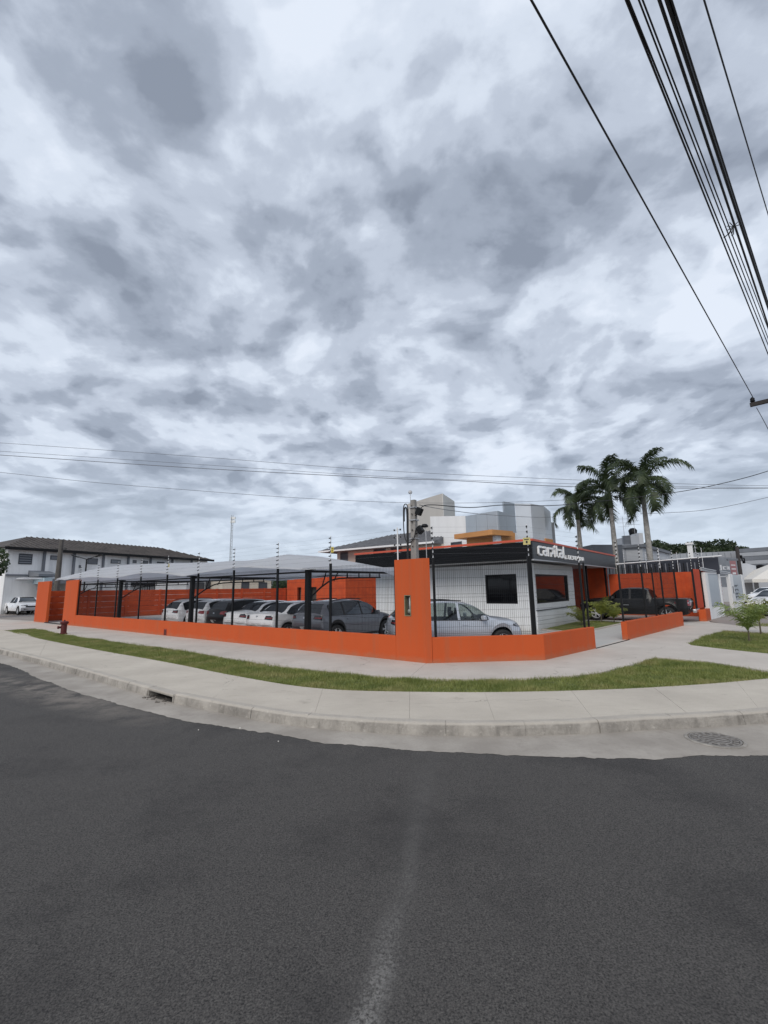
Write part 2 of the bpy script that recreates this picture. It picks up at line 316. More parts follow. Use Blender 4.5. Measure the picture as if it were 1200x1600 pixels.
def conc(c1, c2, c3, streakdir=0.8):
    def f(t, p, g, noise, mr, mx, ma, bump):
        base = mx(mr(noise(0.7, 5, 0.6), 0.3, 0.7), c1, c2)
        base = mx(mr(noise(3.0, 5, 0.7, sc=(1, 3.5, 1), rot=streakdir), 0.55, 0.8, 0, 0.5), base, c3)
        base = mx(mr(noise(45, 3, 0.6), 0.35, 0.65, 0.0, 0.22), base, c3)
        base = mx(mr(noise(1.8, 4, 0.7, off=(7, 3, 0)), 0.62, 0.72, 0, 0.35), base, tuple(x * 0.6 for x in c3))
        wn_ = t.nodes.new('ShaderNodeTexVoronoi'); wn_.feature = 'DISTANCE_TO_EDGE'; wn_.inputs['Scale'].default_value = 0.22
        va = t.nodes.new('ShaderNodeVectorMath'); va.operation = 'MULTIPLY_ADD'; nn = t.nodes.new('ShaderNodeTexNoise'); nn.inputs['Scale'].default_value = 1.5; nn.inputs['Detail'].default_value = 5
        t.links.new(g.outputs['Position'], nn.inputs['Vector']); t.links.new(nn.outputs['Color'], va.inputs[0]); va.inputs[1].default_value = (.7, .7, 0); t.links.new(g.outputs['Position'], va.inputs[2]); t.links.new(va.outputs[0], wn_.inputs['Vector'])
        ck = ma('MULTIPLY', mr(wn_.outputs['Distance'], 0.0, 0.0016, 0.75, 0), mr(noise(.6, 2, off=(3, 3, 0)), .50, .56))
        base = mx(ck, base, (0.13, 0.12, 0.10))
        t.links.new(base, p.inputs['Base Color']); p.inputs['Roughness'].default_value = 0.88
        bump(noise(60, 4, 0.6), 0.3, 0.008)
    return f
SIDEW = special('sidewalk concrete', conc((0.42, 0.383, 0.33), (0.54, 0.498, 0.43), (0.31, 0.275, 0.225)))
SIDEU = special('upper path concrete', conc((0.44, 0.402, 0.362), (0.55, 0.508, 0.462), (0.33, 0.295, 0.26), 0.2))
LOTF = special('lot floor concrete', conc((0.40, 0.395, 0.38), (0.47, 0.46, 0.44), (0.34, 0.33, 0.31)))
PAVER = special('brown paved yard', conc((0.22, 0.195, 0.18), (0.29, 0.26, 0.24), (0.17, 0.15, 0.14)))
def b_kerb(t, p, g, noise, mr, mx, ma, bump):
    s = t.nodes.new('ShaderNodeSeparateXYZ'); t.links.new(g.outputs['Position'], s.inputs[0])
    base = mx(mr(noise(2.2, 5, 0.65), 0.35, 0.65), (0.22, 0.205, 0.185), (0.38, 0.355, 0.32))
    face = mr(s.outputs[2], -0.012, -0.035, 0.12, 1.0)          # grime sits on the road side face, the top is walked clean
    base = mx(mr(s.outputs[2], -0.012, -0.03, 0.75, 0.0), base, (0.44, 0.405, 0.355))
    base = mx(ma('MULTIPLY', face, mr(noise(5, 5, 0.7, sc=(1, 1, 0.2)), 0.50, 0.70, 0, 0.85)), base, (0.15, 0.14, 0.125))
    base = mx(mr(noise(12, 4, 0.7), 0.58, 0.75, 0, 0.6), base, (0.52, 0.49, 0.44))
    t.links.new(base, p.inputs['Base Color']); p.inputs['Roughness'].default_value = 0.9
    bump(noise(22, 6, 0.65), 0.8, 0.02)
KERB = special('weathered kerb concrete', b_kerb)
def b_gut(t, p, g, noise, mr, mx, ma, bump):
    base = mx(mr(noise(1.1, 5, 0.6), 0.35, 0.68), (0.27, 0.245, 0.215), (0.40, 0.37, 0.33))
    base = mx(mr(noise(3.2, 6, 0.7, off=(2, 9, 0)), 0.56, 0.72, 0, 0.55), base, (0.20, 0.175, 0.155))
    base = mx(mr(noise(30, 5, 0.7), 0.4, 0.7, 0, 0.30), base, (0.24, 0.22, 0.20))
    t.links.new(base, p.inputs['Base Color']); p.inputs['Roughness'].default_value = 0.9
    bump(noise(25, 6, 0.65), 0.5, 0.012)
GUTTER = special('stained gutter concrete', b_gut)
def b_soil(t, p, g, noise, mr, mx, ma, bump):
    base = mx(mr(noise(2.5, 6, 0.65), 0.35, 0.65), (0.070, 0.090, 0.026), (0.15, 0.165, 0.055))
    base = mx(mr(noise(9, 5, 0.7), 0.6, 0.75, 0, 0.6), base, (0.13, 0.10, 0.06))
    t.links.new(base, p.inputs['Base Color']); p.inputs['Roughness'].default_value = 0.95
    bump(noise(40, 5, 0.7), 0.8, 0.02)
SOIL = special('grassy soil', b_soil)
def b_mem(t, p, g, noise, mr, mx, ma, bump):
    base = mx(mr(noise(0.8, 4, 0.6), 0.35, 0.65), (0.68, 0.70, 0.73), (0.74, 0.76, 0.79))
    t.links.new(base, p.inputs['Base Color']); p.inputs['Roughness'].default_value = 0.6
    tr = t.nodes.new('ShaderNodeBsdfTranslucent'); tr.inputs[0].default_value = (0.74, 0.76, 0.80, 1); ms_ = t.nodes.new('ShaderNodeMixShader'); ms_.inputs[0].default_value = 0.60
    out = [n for n in t.nodes if n.type == 'OUTPUT_MATERIAL'][0]; t.links.new(p.outputs[0], ms_.inputs[1]); t.links.new(tr.outputs[0], ms_.inputs[2]); t.links.new(ms_.outputs[0], out.inputs[0])
MEMB = special('grey shade fabric', b_mem)

# ------------------------------------------------------------------ mesh helpers
def tag(o, label=None, cat=None, group=None, kind=None):
    if label: o['label'] = label
    if cat: o['category'] = cat
    if group: o['group'] = group
    if kind: o['kind'] = kind
    return o
def empty(name, loc=(0, 0, 0), rz=0.0, label=None, cat=None, group=None):
    o = bpy.data.objects.new(name, None); COL.objects.link(o)
    o.location = loc; o.rotation_euler = (0, 0, rz); o.empty_display_size = 0.2
    return tag(o, label, cat, group)
class MB:
    def __init__(s): s.v = []; s.f = []; s.mi = []; s.cur = 0
    def add(s, vs, fs):
        n = len(s.v); s.v += [tuple(v) for v in vs]; s.f += [tuple(i + n for i in f) for f in fs]; s.mi += [s.cur] * len(fs); return s
    def box(s, c, d, rz=0.0, taper=1.0, M=None):
        x, y, z = d[0] / 2, d[1] / 2, d[2] / 2; vs = []
        for k, (sx, sy, sz) in enumerate(((-1, -1, -1), (1, -1, -1), (1, 1, -1), (-1, 1, -1), (-1, -1, 1), (1, -1, 1), (1, 1, 1), (-1, 1, 1))):
            q = taper if sz > 0 else 1.0
            p = Vector((sx * x * q, sy * y * q, sz * z))
            if M: p = M @ p
            elif rz: p = Matrix.Rotation(rz, 3, 'Z') @ p
            vs.append(p + Vector(c))
        return s.add(vs, ((0, 3, 2, 1), (4, 5, 6, 7), (0, 1, 5, 4), (1, 2, 6, 5), (2, 3, 7, 6), (3, 0, 4, 7)))
    def span(s, x0, x1, y0, y1, z0, z1): return s.box(((x0 + x1) / 2, (y0 + y1) / 2, (z0 + z1) / 2), (abs(x1 - x0), abs(y1 - y0), abs(z1 - z0)))
    def tube(s, pts, r, n=6, caps=True):
        pts = [Vector(p) for p in pts]; rs = r if isinstance(r, (list, tuple)) else [r] * len(pts); vs = []; fs = []
        up = None
        for i, p in enumerate(pts):
            t = (pts[min(i + 1, len(pts) - 1)] - pts[max(i - 1, 0)]).normalized()
            if up is None: up = Vector((0, 0, 1)) if abs(t.z) < 0.9 else Vector((1, 0, 0))
            sd_ = t.cross(up).normalized(); up = sd_.cross(t).normalized()
            for k in range(n):
                a = 2 * math.pi * k / n; vs.append(p + (sd_ * math.cos(a) + up * math.sin(a)) * rs[i])
        for i in range(len(pts) - 1):
            for k in range(n): fs.append((i * n + k, i * n + (k + 1) % n, (i + 1) * n + (k + 1) % n, (i + 1) * n + k))
        if caps: fs.append(tuple(range(n - 1, -1, -1))); fs.append(tuple((len(pts) - 1) * n + k for k in range(n)))
        return s.add(vs, fs)
    def lathe(s, prof, n=20, c=(0, 0, 0), axis='Z'):
        vs = []; fs = []
        for (r, z) in prof:
            for k in range(n):
                a = 2 * math.pi * k / n; x, y = r * math.cos(a), r * math.sin(a)
                p = (x, y, z) if axis == 'Z' else (x, z, y)
                vs.append((p[0] + c[0], p[1] + c[1], p[2] + c[2]))
        for i in range(len(prof) - 1):
            for k in range(n): fs.append((i * n + k, i * n + (k + 1) % n, (i + 1) * n + (k + 1) % n, (i + 1) * n + k))
        return s.add(vs, fs)
    def prism(s, poly, z0, z1):
        n = len(poly); vs = [(p[0], p[1], z0) for p in poly] + [(p[0], p[1], z1) for p in poly]
        tr = tessellate_polygon([[Vector((p[0], p[1], 0)) for p in poly]])
        area = sum(poly[i][0] * poly[(i + 1) % n][1] - poly[(i + 1) % n][0] * poly[i][1] for i in range(n))
        fs = []
        for t in tr:
            a, b, c = t
            pa, pb, pc = poly[a], poly[b], poly[c]
            cr2 = (pb[0] - pa[0]) * (pc[1] - pa[1]) - (pb[1] - pa[1]) * (pc[0] - pa[0])
            if cr2 < 0: b, c = c, b
            fs.append((a + n, b + n, c + n)); fs.append((c, b, a))
        for i in range(n):
            j = (i + 1) % n
            fs.append((i, j, j + n, i + n) if area > 0 else (j, i, i + n, j + n))
        return s.add(vs, fs)
    def vprism(s, poly, z0s, z1s): # polygon with varying top heights
        n = len(poly); s.prism(poly, 0, 1); base = len(s.v) - 2 * n
        for i in range(n):
            s.v[base + i] = (poly[i][0], poly[i][1], z0s if isinstance(z0s, (int, float)) else z0s[i])
            s.v[base + n + i] = (poly[i][0], poly[i][1], z1s if isinstance(z1s, (int, float)) else z1s[i])
        return s
    def build(s, name, mats, parent=None, smooth=False, bevel=0.0, label=None, kind=None):
        me = bpy.data.meshes.new(name); me.from_pydata(s.v, [], s.f)
        if not isinstance(mats, (list, tuple)): mats = [mats]
        for M in mats: me.materials.append(M)
        if len(mats) > 1: me.polygons.foreach_set('material_index', s.mi)
        if smooth: me.polygons.foreach_set('use_smooth', [True] * len(me.polygons))
        me.update()
        o = bpy.data.objects.new(name, me); COL.objects.link(o)
        if parent: o.parent = parent
        if bevel > 0:
            md = o.modifiers.new('bevel', 'BEVEL'); md.width = bevel; md.segments = 2; md.limit_method = 'ANGLE'
        return tag(o, label, kind=kind)
def box(name, M, parent, x0, x1, y0, y1, z0, z1, **k): return MB().span(x0, x1, y0, y1, z0, z1).build(name, M, parent, **k)
def kids(o): return [c for c in bpy.data.objects if c.parent == o]
def copy_tree(o, parent=None):
    c = o.copy(); COL.objects.link(c); c.parent = parent
    for ch in list(o.children): copy_tree(ch, c)
    return c
def struct(o): o['kind'] = 'structure'; return o
def resample(pts, step):
    out = [pts[0]]; acc = 0
    for i in range(len(pts) - 1):
        a, b = Vector(pts[i]), Vector(pts[i + 1]); L = (b - a).length; d = step - acc
        while d <= L: out.append(a + (b - a) * (d / L)); d += step
        acc = (acc + L) % step
    return out
def smooth_line(pts, n=8):
    P = [Vector(p) for p in pts]; out = []
    for i in range(len(P) - 1):
        p0 = P[max(i - 1, 0)]; p1 = P[i]; p2 = P[i + 1]; p3 = P[min(i + 2, len(P) - 1)]
        for k in range(n):
            t = k / n
            out.append(0.5 * ((2 * p1) + (-p0 + p2) * t + (2 * p0 - 5 * p1 + 4 * p2 - p3) * t * t + (-p0 + 3 * p1 - 3 * p2 + p3) * t ** 3))
    out.append(P[-1]); return out

# ================================================================== GROUND
S = 600
struct(MB().add([(-S, -S, -0.15), (S, -S, -0.15), (S, S, -0.15), (-S, S, -0.15)], [(0, 1, 2, 3)]).build('road', ASPHALT))
kerb_px = [(-260, 952), (-120, 986), (0, 1014), (100, 1039), (230, 1074), (275, 1085), (410, 1110), (485, 1119.5), (600, 1127.5), (700, 1130.5), (790, 1131), (900, 1128.5), (1000, 1122.5), (1100, 1118), (1200, 1111.5), (1350, 1096), (1550, 1072)]
kerb = smooth_line([gz(x, y, 0) for x, y in kerb_px], 10)
# inner block base
far = [Vector((260, 60, 0)), Vector((260, 400, 0)), Vector((-300, 400, 0)), Vector((-300, 45, 0))]
inner = []
for i, p in enumerate(kerb):
    t = (kerb[min(i + 1, len(kerb) - 1)] - kerb[max(i - 1, 0)]).normalized(); inner.append(p + Vector((-t.y, t.x, 0)) * 0.12)
gm_ = MB(); cen = Vector((0, 60, 0)); rings = (0.0, 0.002, 0.01, 0.05, 0.2, 1.0); gv_ = []
for p in inner:
    d = (p - Vector((0, -10, 0))); d.z = 0; d = d.normalized() * 380
    for t in rings: gv_.append((p.x + d.x * t, p.y + d.y * t, -0.055))
    
gf_ = []
for i in range(len(inner) - 1):
    for j in range(len(rings) - 1): a_ = i * len(rings) + j; gf_.append((a_, a_ + len(rings), a_ + len(rings) + 1, a_ + 1))
gm_.add(gv_, gf_); struct(gm_.build('ground', SOIL))
# gutter with a ragged edge onto the asphalt
gut_px = [(-260, 968), (-120, 1008), (0, 1036), (60, 1060), (120, 1082), (190, 1101), (260, 1121), (340, 1135), (430, 1147), (500, 1160), (600, 1169), (725, 1176.5), (850, 1182.5), (1000, 1186), (1050, 1185), (1100, 1181), (1200, 1180), (1350, 1172), (1550, 1160)]
go = resample(smooth_line([gz(x, y, -0.15) for x, y in gut_px], 8), 0.035)
gi = resample([Vector((p.x, p.y, -0.15)) for p in kerb], 0.035)
nr = np.convolve(rng.normal(0, 1, len(go) + 40), np.ones(3) / 3, 'same')[:len(go)] * 0.022 + np.convolve(rng.normal(0, 1, len(go) + 80), np.ones(23) / 23, 'same')[:len(go)] * 0.07
gv = [(p.x, p.y - nr[i], -0.146) for i, p in enumerate(go)]
gpoly = [(p[0], p[1]) for p in gv] + [(p.x, p.y) for p in reversed(gi)]
mbg = MB(); n = len(gpoly)
tr = tessellate_polygon([[Vector((p[0], p[1], 0)) for p in gpoly]])
fs = []
for a, b, c in tr:
    pa, pb, pc = gpoly[a], gpoly[b], gpoly[c]
    if (pb[0] - pa[0]) * (pc[1] - pa[1]) - (pb[1] - pa[1]) * (pc[0] - pa[0]) < 0: b, c = c, b
    fs.append((a, b, c))
mbg.add([(p[0], p[1], -0.146) for p in gpoly], fs)
struct(mbg.build('gutter', GUTTER))
# kerb of cast stones, with a gap for the storm drain
kroot = empty('kerb'); struct(kroot)
cum = [0]
for i in range(len(kerb) - 1): cum.append(cum[-1] + (kerb[i + 1] - kerb[i]).length)
def kerb_at(s):
    s = max(0, min(s, cum[-1] - 1e-4)); i = max(j for j in range(len(cum)) if cum[j] <= s); i = min(i, len(kerb) - 2)
    f = (s - cum[i]) / (cum[i + 1] - cum[i]); p = kerb[i].lerp(kerb[i + 1], f); t = (kerb[i + 1] - kerb[i]).normalized(); return p, t
def s_near(pt): return min(((kerb_at(s * 0.05)[0] - pt).length, s * 0.05) for s in range(int(cum[-1] / 0.05)))[1]
sd0, sd1 = s_near(gz(232, 1074, 0)), s_near(gz(273, 1085, 0))
def kerb_stone(s0, s1, z0=-0.17, z1=0.0, name='kerb_stone', M=KERB):
    mb = MB(); secs = []; k = max(2, int((s1 - s0) / 0.25)); dz = random.uniform(-0.001, 0.003); dy = random.uniform(-0.008, 0.008)
    prof = [(-0.02 + dy, z0), (-0.004 + dy, z1 - 0.06), (0.006 + dy, z1 - 0.022), (0.024 + dy, z1 - 0.002), (0.05 + dy, z1 + 0.006 + dz), (0.16, z1 + 0.006 + dz), (0.16, z0)]
    for i in range(k + 1):
        p, t = kerb_at(s0 + (s1 - s0) * i / k); nrm = Vector((-t.y, t.x, 0))
        for (o_, z) in prof:
            q = p + nrm * (o_ + random.uniform(-0.004, 0.004)); secs.append((q.x, q.y, z + random.uniform(-0.003, 0.003) * (z > -0.1)))
    m_ = len(prof); fs = []
    for i in range(k):
        for j in range(m_): fs.append((i * m_ + j, (i + 1) * m_ + j, (i + 1) * m_ + (j + 1) % m_, i * m_ + (j + 1) % m_))
    fs.append(tuple(range(m_))); fs.append(tuple(k * m_ + j for j in range(m_ - 1, -1, -1)))
    mb.add(secs, fs); return mb.build(name, M, kroot)
s = s_near(gz(-150, 980, 0)); s_end = s_near(gz(1340, 1097, 0))
while s < s_end:
    L = random.uniform(0.95, 1.08)
    if s < sd0 < s + L: e = sd0
    elif sd0 - 0.01 <= s < sd1: s = sd1; continue
    else: e = s + L
    kerb_stone(s + 0.002, e - 0.002); s = e
# storm drain
pd, td = kerb_at((sd0 + sd1) / 2); DL = sd1 - sd0
dr = empty('storm_drain', (pd.x, pd.y, -0.15), math.atan2(td.y, td.x), 'open storm drain inlet cut into the kerb with rubble in its mouth', 'drain')
box('lintel', KERB, dr, -DL / 2, DL / 2, -0.01, 0.17, 0.105, 0.152, bevel=0.008)
box('back_wall', RUBBER, dr, -DL / 2, DL / 2, 0.40, 0.44, -0.25, 0.105)
box('inlet_floor', mat('damp mud', (0.05, 0.042, 0.035), 0.8, 0.4, 20, 0.6, 30), dr, -DL / 2, DL / 2, 0.0, 0.40, -0.25, -0.03)
for sx in (-1, 1): box('cheek', KERB, dr, sx * DL / 2 - 0.03 * (sx > 0), sx * DL / 2 + 0.03 * (sx < 0), 0.0, 0.40, -0.03, 0.105)
RUB = mat('grey rubble', (0.14, 0.125, 0.11), 0.9, 0.5, 25, 0.6, 40)
for i in range(26):
    mb = MB(); r = random.uniform(0.015, 0.05); cxx = random.uniform(-DL / 2 + 0.05, DL / 2 + 0.02); cyy = random.uniform(-0.16, 0.16)
    bm = bmesh.new(); bmesh.ops.create_icosphere(bm, subdivisions=1, radius=r)
    for v in bm.verts: v.co *= random.uniform(0.7, 1.2); v.co.z *= 0.55
    mb.add([v.co + Vector((cxx, cyy, 0.005 + (0.0 if cyy < 0 else -0.015))) for v in bm.verts], [[v.index for v in f.verts] for f in bm.faces]); bm.free()
    mb.build('rubble_stone', RUB, dr)
# sidewalks: slabs cut from two bands
def yy(tab, x):
    return float(np.interp(x, [t[0] for t in tab], [t[1] for t in tab]))
gnear = [(-260, 955), (-150, 970), (8, 985.5), (60, 997.5), (150, 1015), (250, 1032.5), (350, 1052.5), (450, 1070), (525, 1077.5), (600, 1080), (725, 1081.5), (850, 1080), (975, 1076), (1100, 1069), (1200, 1060), (1350, 1046), (1550, 1030)]
gfar = [(-260, 954), (-150, 969), (8, 984.5), (55, 981.5), (95, 990), (190, 1003.5), (280, 1015), (380, 1032), (500, 1047.5), (600, 1056.5), (675, 1060.5), (800, 1060), (900, 1055), (940, 1050), (980, 1040), (1025, 1026.5)]
def cut_slabs(poly, zt, zb, name, M, planes, root):
    # planes: list of (point, normal) consecutive cuts; pieces between them become slabs
    n_ = 0
    for k in range(len(planes) + 1):
        bm = bmesh.new(); vs = [bm.verts.new((p[0], p[1], zt)) for p in poly]
        for t_ in tessellate_polygon([[Vector((p[0], p[1], 0)) for p in poly]]):
            try: bm.faces.new([vs[q] for q in t_])
            except ValueError: pass
        bmesh.ops.recalc_face_normals(bm, faces=bm.faces[:])
        g = 0.0015
        if k > 0:
            p, nn = planes[k - 1]; bmesh.ops.bisect_plane(bm, geom=bm.verts[:] + bm.edges[:] + bm.faces[:], plane_co=p + nn * g, plane_no=nn, clear_inner=True)
        if k < len(planes):
            p, nn = planes[k]; bmesh.ops.bisect_plane(bm, geom=bm.verts[:] + bm.edges[:] + bm.faces[:], plane_co=p - nn * g, plane_no=nn, clear_outer=True)
        if not bm.faces: bm.free(); continue
        for f in bm.faces:
            if f.normal.z < 0: f.normal_flip()
        ex = bmesh.ops.extrude_face_region(bm, geom=bm.faces[:])
        dz = random.uniform(-0.002, 0.002)
        top = [v for v in ex['geom'] if isinstance(v, bmesh.types.BMVert)]; tops = set(top)
        for v in bm.verts: v.co.z = (zt + dz) if v in tops else zb
        bmesh.ops.recalc_face_normals(bm, faces=bm.faces[:])
        me = bpy.data.meshes.new(name); bm.to_mesh(me); bm.free(); me.materials.append(M)
        o = bpy.data.objects.new(name, me); COL.objects.link(o); o.parent = root
        if False: o['kind'] = 'structure'
low_in = resample(smooth_line([gz(x, y, 0) for x, y in gnear], 5), 0.25)
kin = [p for p in kerb]
kin2 = []
for i, p in enumerate(kerb):
    t = (kerb[min(i + 1, len(kerb) - 1)] - kerb[max(i - 1, 0)]).normalized(); kin2.append(p + Vector((-t.y, t.x, 0)) * 0.150)
poly = [(p.x, p.y) for p in kin2] + [(p.x, p.y) for p in reversed(low_in)]
swr = empty('sidewalk'); struct(swr)
joints = [(-150, 982, -150, 966), (60, 1030, 75, 997), (200, 1062, 255, 1033), (330, 1094, 372, 1056), (490, 1120, 505, 1075), (640, 1130, 640, 1080), (775, 1131, 757, 1081), (930, 1127, 893, 1079), (1080, 1119, 1020, 1073), (1190, 1112, 1150, 1064), (1350, 1096, 1290, 1052)]
pls = []
for x0, y0, x1, y1 in joints:
    a_, b_ = gz(x0, y0), gz(x1, y1); d = (b_ - a_).normalized(); pls.append((a_, Vector((d.y, -d.x, 0))))
# slabs use narrow wedge cuts, valid because the cuts do not cross inside the band
for k in range(len(pls) + 1):
    pass
cut_slabs(poly, 0.0, -0.1, 'slab', SIDEW, pls, swr)
# upper path
wall_in = [lot(60, 1.0), lot(31.9, 0.3), lot(0.3, 0.3), lot(-2.1, 2.1), lot(-2.5, 5), lot(-3.7, 14.5), lot(-4.3, 19.1), lot(-5.0, 24), lot(-5.6, 30), lot(-12, 30)]
up = [gz(x, y) for x, y in gfar] + [gz(1100, 1032.5), gz(1200, 1049), gz(1350, 1075), gz(1550, 1100)]
up = up[:len(gfar)] + [gz(1060, 1029.5), gz(1100, 1032.5), gz(1200, 1048), gz(1350, 1072), gz(1350, 1037), gz(1200, 1021), gz(1140, 1015), gz(1080, 1008), gz(1075, 1005), gz(1100, 993), gz(1132, 985), gz(1200, 988), gz(1350, 995), gz(1350, 984), gz(1200, 979), gz(1150, 977), gz(1110, 972)]
upath = [(p.x, p.y) for p in up] + [(p.x, p.y) for p in reversed(wall_in[1:7])]
upr = empty('path'); struct(upr)
pls = [(lot(a_, 0), -A) for a_ in (30, 27, 24, 21, 18, 15, 12, 9, 6, 3)] + [(lot(0.0, 0) , Vector((A.y * 0 + 0.96, -0.28, 0)).normalized())]
cut_slabs(upath, 0.0, -0.1, 'slab', SIDEU, pls, upr)
# lot floor and the yards beside it
lf = [lot(31.9, 0.25), lot(0.3, 0.25), lot(-2.1, 2.1), lot(-2.5, 5), lot(-3.7, 14.5), lot(-4.3, 19.1), lot(-4.4, 21.6), lot(31.9, 21.6)]
struct(MB().prism([(p.x, p.y) for p in lf], -0.07, -0.012).build('lot_floor', LOTF))
yr = [gz(1106, 969.5), gz(1140, 976), gz(1200, 978), gz(1360, 983), Vector((70, 30, 0)), Vector((75, 80, 0)), Vector((25, 60, 0))]
struct(MB().prism([(p.x, p.y) for p in yr], -0.08, -0.02).build('yard_pavement', PAVER))
yl = [lot(31.95, -0.3), gz(0, 974), gz(-150, 962), Vector((-90, 60, 0)), Vector((-60, 90, 0)), lot(40, 60), lot(32.2, 40)]
struct(MB().prism([(p.x, p.y) for p in yl], -0.08, -0.02).build('parking_apron', PAVER))

# ------------------------------------------------------------------ grass
def grass_patch(poly, density, name, label, zbase=-0.05, hmin=0.035, hmax=0.075, gap=0.4):
    P = np.array([(p.x, p.y) for p in poly]); lo = P.min(0); hi = P.max(0)
    N = int((hi - lo).prod() * density); pts = rng.uniform(lo, hi, (N, 2))
    ins = np.zeros(N, bool); j = len(P) - 1
    for i in range(len(P)):
        c = ((P[i, 1] > pts[:, 1]) != (P[j, 1] > pts[:, 1])) & (pts[:, 0] < (P[j, 0] - P[i, 0]) * (pts[:, 1] - P[i, 1]) / (P[j, 1] - P[i, 1] + 1e-12) + P[i, 0])
        ins ^= c; j = i
    pts = pts[ins]
    # clumpiness from a few sines
    cl = (np.sin(pts[:, 0] * 3.1 + 1.3 * np.sin(pts[:, 1] * 2.3)) + np.sin(pts[:, 1] * 4.7 + pts[:, 0] * 1.9) + np.sin(pts[:, 0] * 9.0 + pts[:, 1] * 7.0) * 0.6) / 2.6
    keep = rng.uniform(0, 1, len(pts)) < 0.72 + 0.35 * cl; pts = pts[keep]; cl = cl[keep]; N = len(pts)
    if gap > 0 and zbase < -0.03:      # tufts that spill over the edges of the paving
        E = []; 
        for i in range(len(P)):
            a_, b_ = P[i], P[(i + 1) % len(P)]; L_ = np.linalg.norm(b_ - a_); k_ = int(L_ * 110)
            if k_: t_ = rng.uniform(0, 1, k_); E.append(a_ + (b_ - a_) * t_[:, None] + rng.normal(0, .022, (k_, 2)))
        E = np.concatenate(E); keep = np.sin(E[:, 0] * 5.3 + E[:, 1] * 3.7) + rng.uniform(-.8, 1.4, len(E)) > 0.1; E = E[keep]
        cl = np.concatenate([cl, np.full(len(E), 1.1)]); pts = np.concatenate([pts, E]); N = len(pts)
    h = rng.uniform(hmin, hmax, N) * (1.0 + 0.4 * cl); th = rng.uniform(0, 2 * np.pi, N); ln = rng.uniform(0.1, 0.9, N) * h; ld = rng.uniform(0, 2 * np.pi, N)
    w = rng.uniform(0.004, 0.009, N)
    V = np.zeros((N, 3, 3)); V[:, 0, 0] = pts[:, 0] - w * np.cos(th); V[:, 0, 1] = pts[:, 1] - w * np.sin(th); V[:, 1, 0] = pts[:, 0] + w * np.cos(th); V[:, 1, 1] = pts[:, 1] + w * np.sin(th)
    V[:, 2, 0] = pts[:, 0] + ln * np.cos(ld); V[:, 2, 1] = pts[:, 1] + ln * np.sin(ld); V[:, :2, 2] = zbase; V[:, 2, 2] = zbase + h
    me = bpy.data.meshes.new(name); me.vertices.add(N * 3); me.vertices.foreach_set('co', V.ravel())
    me.loops.add(N * 3); me.loops.foreach_set('vertex_index', np.arange(N * 3)); me.polygons.add(N)
    me.polygons.foreach_set('loop_start', np.arange(N) * 3); me.polygons.foreach_set('loop_total', np.full(N, 3)); me.update(); me.validate()
    me.materials.append(GRASSB); o = bpy.data.objects.new(name, me); COL.objects.link(o); return tag(o, label, 'grass', None, 'stuff')
g1 = [gz(x, y) for x, y in gnear if 8 <= x <= 1200] + [gz(1350, 1046)] + [gz(1350, 1072), gz(1200, 1048), gz(1100, 1032.5), gz(1060, 1029.5)] + [gz(x, y) for x, y in reversed(gfar) if 55 <= x]
grass_patch(g1, 3600, 'grass_verge', 'long curved strip of short green grass between the two concrete paths')
g2 = [gz(1350, 1037), gz(1200, 1021), gz(1140, 1015), gz(1080, 1008), gz(1075, 1005), gz(1100, 993), gz(1132, 985), gz(1200, 988), gz(1350, 995)]
grass_patch(g2, 1800, 'grass_verge', 'green grass plot with two young palms at the right edge')
g3 = [gz(1350, 984), gz(1200, 979), gz(1150, 977.3), gz(1150, 974), gz(1200, 974.5), gz(1350, 977)]
grass_patch(g3, 600, 'grass_verge', 'thin far strip of grass beyond the right hand path', zbase=-0.02)
g4 = [lot(*q) for q in ((0.70, 9.75), (-0.95, 9.0), (-1.15, 11.0), (-1.42, 14.9), (0.3, 15.7), (0.38, 14.8), (0.72, 14.6))]
struct(MB().prism([(p.x, p.y) for p in g4], -0.05, 0.012).build('garden_bed', SOIL))
grass_patch(g4, 1500, 'garden_lawn', 'small trimmed lawn beside the white office wall', zbase=0.01, hmin=0.02, hmax=0.045)
# edging of the garden
ed = MB()
for i in range(len(g4)):
    a_, b_ = g4[i], g4[(i + 1) % len(g4)]
    if i in (5, 6, 4): continue
    d = (b_ - a_); mid_ = (a_ + b_) / 2; ed.box((mid_.x, mid_.y, 0.01), (d.length, 0.08, 0.06), math.atan2(d.y, d.x))
struct(ed.build('garden_kerb', SIDEU))

# manhole cover ----------------------------------------------------------
c0 = gz(1117, 1156, -0.146); r_ = (gz(1164, 1160, -0.146) - gz(1069, 1152, -0.146)).length / 2
IRON = mat('worn cast iron', (0.22, 0.21, 0.20), 0.85, 0.6, 14, 0.5, 60, dirt=(0.12, 0.11, 0.10))
IROND = mat('dusty recessed iron', (0.13, 0.12, 0.11), 0.9, 0.6, 9, 0.4, 60, dirt=(0.05, 0.047, 0.045))
mh = empty('manhole_cover', (c0.x, c0.y, -0.146), 0.35, 'round cast iron manhole cover set in the gutter concrete', 'manhole cover')
MB().lathe([(0.0, 0.004), (r_ * 0.87, 0.004), (r_ * 0.87, -0.02)], 40).build('recess', IROND, mh)
MB().lathe([(r_ * 0.90, 0.003), (r_ * 0.90, 0.012), (r_, 0.012), (r_ * 1.02, 0.002)], 48).build('frame', KERB, mh)
MB().lathe([(r_ * 0.80, 0.004), (r_ * 0.80, 0.011), (r_ * 0.86, 0.011), (r_ * 0.86, 0.004)], 48).build('rim', IRON, mh)
MB().lathe([(r_ * 0.50, 0.004), (r_ * 0.50, 0.010), (r_ * 0.56, 0.010), (r_ * 0.56, 0.004)], 32).build('ring', IRON, mh)
